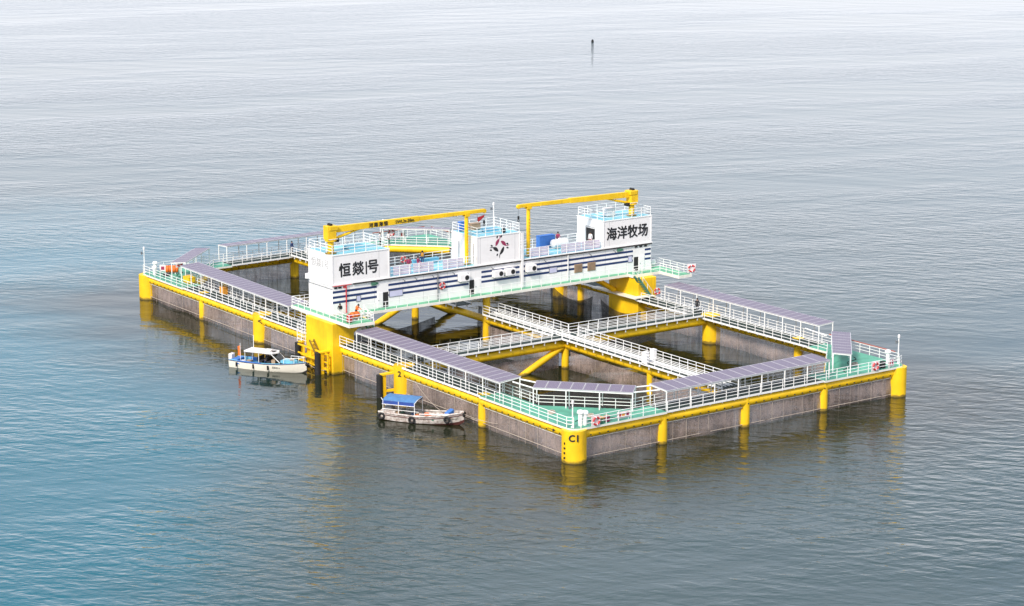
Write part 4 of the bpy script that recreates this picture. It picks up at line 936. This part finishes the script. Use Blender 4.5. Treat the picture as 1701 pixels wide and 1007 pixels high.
# blue roofed work boat
ax, ay, bx_, by_ = -6.15, 22.55, -1.35, 15.55
ang = math.atan2(by_ - ay, bx_ - ax); LN = math.hypot(bx_ - ax, by_ - ay)
wb = thing('work_boat', 'weathered white wooden work boat with blue canopy moored below the number two column', 'boat', (ax, ay, 0), ang)
ST = [(0, .95, .85, .85, -.2), (LN * .2, 1.12, 1.0, .78, -.25), (LN * .45, 1.18, 1.05, .76, -.25), (LN * .65, 1.08, .88, .86, -.25), (LN * .82, .80, .52, 1.04, -.2), (LN * .94, .42, .2, 1.22, 0), (LN * 1.0, .12, .05, 1.3, .3)]
hull(ST, 'hull', ['oldwhite', 'antifoul'], wb, .3); gunwale(ST, wb, 'oldwhite', .09)
deckplate(ST, 0, 5, .9, -.5, 'boatgreen', wb, 'floor'); deckplate(ST, 5, 6, .95, -.04, 'oldwhite', wb, 'bow_deck')
for x in (.2, .45, .65): part(MB().box((LN * x, -1.0, .45), (LN * x + .22, 1.0, .55)), 'thwart', 'boatgreen', wb)
part(MB().box((LN * .02, -.85, .35), (LN * .2, .85, 1.0)), 'engine_box', 'oldwhite', wb, bevel=.04)
x0, x1 = LN * .05, LN * .45
rf = MB(); fl = MB(); nseg = 6; rr = random.Random(5)
xs = [x0 + (x1 - x0) * i / nseg for i in range(nseg + 1)]; pr_ = [(-.98, 2.0), (-.35, 2.17), (.4, 2.26), (1.0, 2.2)]
hh = {(i, j): rr.uniform(-.035, .02) for i in range(nseg + 1) for j in range(4)}
for i in range(nseg):
    for j in range(3): rf.add([(xs[i], pr_[j][0], pr_[j][1] + hh[i, j]), (xs[i + 1], pr_[j][0], pr_[j][1] + hh[i + 1, j]), (xs[i + 1], pr_[j + 1][0], pr_[j + 1][1] + hh[i + 1, j + 1]), (xs[i], pr_[j + 1][0], pr_[j + 1][1] + hh[i, j + 1])], [(0, 1, 2, 3)])
    for y, zt in ((-.99, 2.0), (1.01, 2.2)): fl.add([(xs[i], y, zt + .0), (xs[i + 1], y, zt), (xs[i + 1], y * 1.04, zt - .32 + hh[i + 1, 1]), (xs[i], y * 1.04, zt - .32 + hh[i, 1])], [(0, 1, 2, 3)])
part(rf, 'canopy', 'tarp', wb); FL = []
for q in (0, 1):
    g = MB(); [g.add([fl.v[i] for i in f], [(0, 1, 2, 3)]) for f in fl.f[q::2]]; FL.append(part(g, 'canopy_flap', 'flap', wb))
for o_ in FL:
    md = o_.modifiers.new('th', 'SOLIDIFY'); md.thickness = .03
part(MB().beam((x0, -1.05, 1.66), (x1, -1.05, 1.66), .04, .05).beam((x1, -1.0, 1.97), (x1, -.35, 2.13), .04, .05).beam((x1, -.35, 2.13), (x1, 1.0, 2.18), .04, .05), 'canopy_frame', 'rail', wb)
for x in (.06, .25, .445):
    for y in (-1.0, 1.0): part(MB().cyl((LN * x, y, .75), (LN * x, y, 2.0), .035, 6), 'canopy_post', 'rail', wb)
for y in (-1.02,): part(MB().cyl((LN * .05, y, 1.2), (LN * .5, y, 1.15), .025, 6), 'side_rail', 'rail', wb)
for k, (x, y, z, dr) in enumerate(((.04, -1.0, .45, .3), (.42, -1.24, .38, .32), (.83, -.85, .62, .3))):
    part(MB().torus((LN * x, y, z), .26, .11, 'y', 14, 7), 'tyre_fender', 'black', wb, True)
for k, (x, y) in enumerate(((.45, -.5), (.52, .5), (.6, -.4), (.68, .4))):
    b_ = part(MB().cyl((LN * x, y, .3), (LN * x, y, .72), .2, 12, r2=.24), 'bucket', 'orange', wb, True)
rr = random.Random(9)
for k in range(5):
    x, y = LN * (.1 + .08 * k), rr.uniform(-.6, .6)
    part(MB().box((x, y - .25, .36), (x + .45, y + .2, .6 + rr.uniform(0, .3))), 'crate', ('boatgreen', 'brownplate', 'black', 'cl_navy', 'brownplate')[k], wb, bevel=.03)
part(MB().ball((LN * .72, .1, .62), .5, 12, 7, sc=(1.2, 1.0, .5)), 'net_heap', 'boatgreen', wb, True); part(MB().torus((LN * .9, .05, 1.22), .18, .05, 'z', 12, 6), 'rope_coil', 'rope', wb, True)
part(MB().box((LN * .05, -.5, 1.0), (LN * .14, .4, 1.35)), 'engine', 'steel', wb, bevel=.05)
for s_ in (-1, 1):
    g = MB()
    for (x0, b0, _, z0, _), (x1, b1, _, z1, _) in zip(ST, ST[1:]): g.cyl((x0, s_ * b0 * 1.01, z0 - .22), (x1, s_ * b1 * 1.01, z1 - .22), .035, 5)
    part(g, 'rubbing_strake', 'antifoul', wb, True)
part(MB().beam((LN * .80, -.35, .95), (LN * .84, .45, 1.25), .5, .45), 'blue_bundle', 'cl_blue', wb, bevel=.06)
part(MB().cyl((LN * .05, .3, .9), (LN * -.03, .3, 1.9), .04, 6), 'tiller', 'rail', wb)
part(MB().torus((LN * 1.0, 0, 1.1), .2, .1, 'x', 12, 6), 'bow_fender', 'black', wb, True)
part(MB().cyl((LN * .5, -.95, .95), (LN * .85, -.72, 1.15), .05, 8), 'long_pole', 'pinkwhite', wb)
def rope(label, a, b, sag=.4, n=10):
    a, b = Vector(a), Vector(b); mb = MB(); P = [a.lerp(b, i / n) - Vector((0, 0, sag * 4 * (i / n) * (1 - i / n))) for i in range(n + 1)]
    for p, q in zip(P, P[1:]): mb.cyl(p, q, .025, 5)
    single(mb, 'mooring_rope', 'rope', label, 'rope', group='mooring ropes')
rope('mooring rope from the work boat bow to the near net', (-1.5, 15.8, 1.2), (-.3, 11.5, .9), .15); rope('mooring rope from the work boat to the number two column', (-2.4, 17.6, 1.0), (-.4, 25.5, 2.0), .3)
rope('mooring rope from the cruiser bow to the boat landing', (-3.2, 42.0, 1.1), (-2.0, 40.3, .5), .25)

# buoy far out
t = thing('sea_buoy', 'small dark buoy far out on the open water', 'buoy', (252.0, 325.7, 0))
part(MB().cyl((0, 0, -.3), (0, 0, .3), .36, 18), 'float', 'black', t, True); part(MB().cyl((0, 0, .3), (0, 0, .6), .30, 14, r2=.26), 'tower', 'black', t, True)
part(MB().cyl((0, 0, .6), (0, 0, .72), .14, 10), 'lantern', 'black', t, True)

# ------------------------------------------------------------------ people
def figure(pose, mats, h=1.62):
    # joints in metres for a 1.62 m figure; returns mesh with material zones
    J = {'pel': (0, 0, .88), 'sp': (0, .01, 1.08), 'ch': (0, .02, 1.28), 'nk': (0, .01, 1.40), 'hd': (0, .0, 1.50), 'tp': (0, .0, 1.60)}
    if pose == 'stand':
        J.update(hl=(-.09, 0, .84), kl=(-.10, -.02, .46), al=(-.10, .03, .07), fl=(-.11, -.14, .03), hr=(.09, 0, .84), kr=(.10, -.02, .46), ar=(.10, .03, .07), fr=(.11, -.14, .03),
                 sl=(-.18, .02, 1.32), el=(-.24, .03, 1.05), wl=(-.22, -.08, .83), gl=(-.22, -.13, .74), sr=(.18, .02, 1.32), er=(.24, .03, 1.05), wr=(.22, -.08, .83), gr=(.22, -.13, .74))
    elif pose == 'lean':
        J.update(pel=(0, .12, .86), sp=(0, .04, 1.05), ch=(0, -.08, 1.22), nk=(0, -.15, 1.32), hd=(0, -.2, 1.41), tp=(0, -.23, 1.5),
                 hl=(-.09, .12, .83), kl=(-.10, .06, .45), al=(-.10, .12, .07), fl=(-.11, -.05, .03), hr=(.09, .12, .83), kr=(.10, .02, .46), ar=(.10, .06, .07), fr=(.11, -.1, .03),
                 sl=(-.18, -.08, 1.25), el=(-.22, -.22, 1.05), wl=(-.18, -.42, .98), gl=(-.17, -.5, .97), sr=(.18, -.08, 1.25), er=(.22, -.22, 1.05), wr=(.18, -.42, .98), gr=(.17, -.5, .97))
    else:   # sit
        dz = -.40
        J = {k: (x, y, z + dz) for k, (x, y, z) in J.items()}
        J.update(hl=(-.1, -.02, .46), kl=(-.13, -.42, .48), al=(-.13, -.40, .07), fl=(-.13, -.56, .03), hr=(.1, -.02, .46), kr=(.13, -.42, .48), ar=(.13, -.38, .07), fr=(.14, -.54, .03),
                 sl=(-.18, .02, .92), el=(-.23, -.05, .67), wl=(-.17, -.27, .55), gl=(-.15, -.36, .53), sr=(.18, .02, .92), er=(.23, -.05, .67), wr=(.17, -.27, .55), gr=(.15, -.36, .53))
    rad = {'pel': .145, 'sp': .13, 'ch': .15, 'nk': .06, 'hd': .10, 'tp': .075, 'h': .095, 'k': .062, 'a': .042, 'f': .04, 's': .07, 'e': .048, 'w': .034, 'g': .04}
    E = [('pel', 'sp'), ('sp', 'ch'), ('ch', 'nk'), ('nk', 'hd'), ('hd', 'tp')]
    for q in 'lr': E += [('pel', 'h' + q), ('h' + q, 'k' + q), ('k' + q, 'a' + q), ('a' + q, 'f' + q), ('ch', 's' + q), ('s' + q, 'e' + q), ('e' + q, 'w' + q), ('w' + q, 'g' + q)]
    names = list(J); me = bpy.data.meshes.new('sk'); me.from_pydata([J[k] for k in names], [(names.index(a), names.index(b)) for a, b in E], [])
    ob = bpy.data.objects.new('sk', me); S.collection.objects.link(ob)
    md = ob.modifiers.new('s', 'SKIN')
    for i, k in enumerate(names):
        r = rad.get(k, rad.get(k[0], .05)); me.skin_vertices[0].data[i].radius = (r, r * (.75 if k in ('pel', 'sp', 'ch') else 1)); me.skin_vertices[0].data[i].use_root = (k == 'pel')
    ob.modifiers.new('d', 'SUBSURF').levels = 1
    dg = bpy.context.evaluated_depsgraph_get(); out = bpy.data.meshes.new_from_object(ob.evaluated_get(dg)); bpy.data.objects.remove(ob)
    out.materials.clear()
    for m in mats: out.materials.append(M[m])          # 0 top, 1 trousers, 2 skin, 3 shoes
    zp, zn = J['pel'][2] - .03, J['nk'][2] - .02
    keys = [(Vector(J[k]), k) for k in names]
    for p in out.polygons:
        c = p.center; k = min(keys, key=lambda q: (q[0] - c).length)[1]
        p.use_smooth = True
        p.material_index = 2 if k in ('hd', 'tp', 'gl', 'gr') or (k == 'nk' and c.z > zn) else 3 if k[0] in 'f' else 1 if (k[0] in 'hka' and k not in ('hd',)) else 0
    return out, J
_figs = {}
def person(label, loc, rz, pose, top, bottom, hat=None, vest=None):
    t = thing('person', label, 'person', loc, rz, 'people on the fish farm')
    me, J = figure(pose, [top, bottom, 'skin', 'cl_black'])
    link('body', me, t)
    h = Vector(J['hd'])
    part(MB().ball((h.x, h.y + .02, h.z + .05), .115, 12, 7, sc=(.95, 1.0, 1.05)), 'hair' if not hat else 'cap', hat or 'hair', t, True)
    part(MB().ball((h.x, h.y - .115, h.z - .01), .018, 6, 4).ball((h.x - .036, h.y - .1, h.z + .02), .014, 6, 4, 1).ball((h.x + .036, h.y - .1, h.z + .02), .014, 6, 4, 1), 'face', ['skin', 'hair'], t, True)
    if vest:
        c = Vector(J['ch']); s_ = Vector(J['sp'])
        part(MB().ball(tuple((c + s_) / 2), .22, 14, 8, sc=(.9, .78, 1.15)), 'life_vest', vest, t, True)
    return t
person('person in black standing on the far right walkway by the yellow column', (W - .5, 30.3, ZD), 2.2, 'stand', 'cl_black', 'cl_black')
person('person in amber life vest seen from behind on the left roof terrace', (13.6, 45.7, HZR + .16), 2.5, 'stand', 'cl_navy', 'cl_navy', vest='cl_amber')
person('person in pink top sitting on the left roof terrace, left of a pair', (11.5, 45.2, HZR + .16), -.4, 'sit', 'cl_wine', 'cl_black'); person('person in dark wine top sitting on the left roof terrace, right of a pair', (12.6, 45.0, HZR + .16), .3, 'sit', 'cl_wine', 'cl_wine')
person('person in pale top standing in the dark doorway above the right terrace', (35.6, 44.2, HZR + .16), -1.2, 'stand', 'cl_white', 'cl_wine')
person('person in wine top sitting behind the white tank', (32.6, 46.4, HZR + .55), -.6, 'sit', 'cl_wine', 'cl_navy')
person('person in black top leaning over on the left house wing', (.1, 40.7, 5.76), -.6, 'lean', 'cl_black', 'cl_white')
person('person in orange life vest bending on the left house wing', (1.35, 39.4, 5.76), .5, 'lean', 'orange', 'cl_black', vest='orange')
person('person in pale top on the far corner deck, left of a pair', (32.9, FV - 2.3, ZD), .4, 'stand', 'cl_white', 'cl_black'); person('person in pale top on the far corner deck, right of a pair', (34.0, FV - 2.6, ZD), -.2, 'stand', 'cl_white', 'cl_black')
person('distant person in dark clothes on the back left walkway', (20.5, L + .8, ZD), .3, 'stand', 'cl_navy', 'cl_black')
person('person seated in the cruiser under the hard top', (-5.6, 46.2, .45), ang, 'sit', 'cl_black', 'cl_navy')
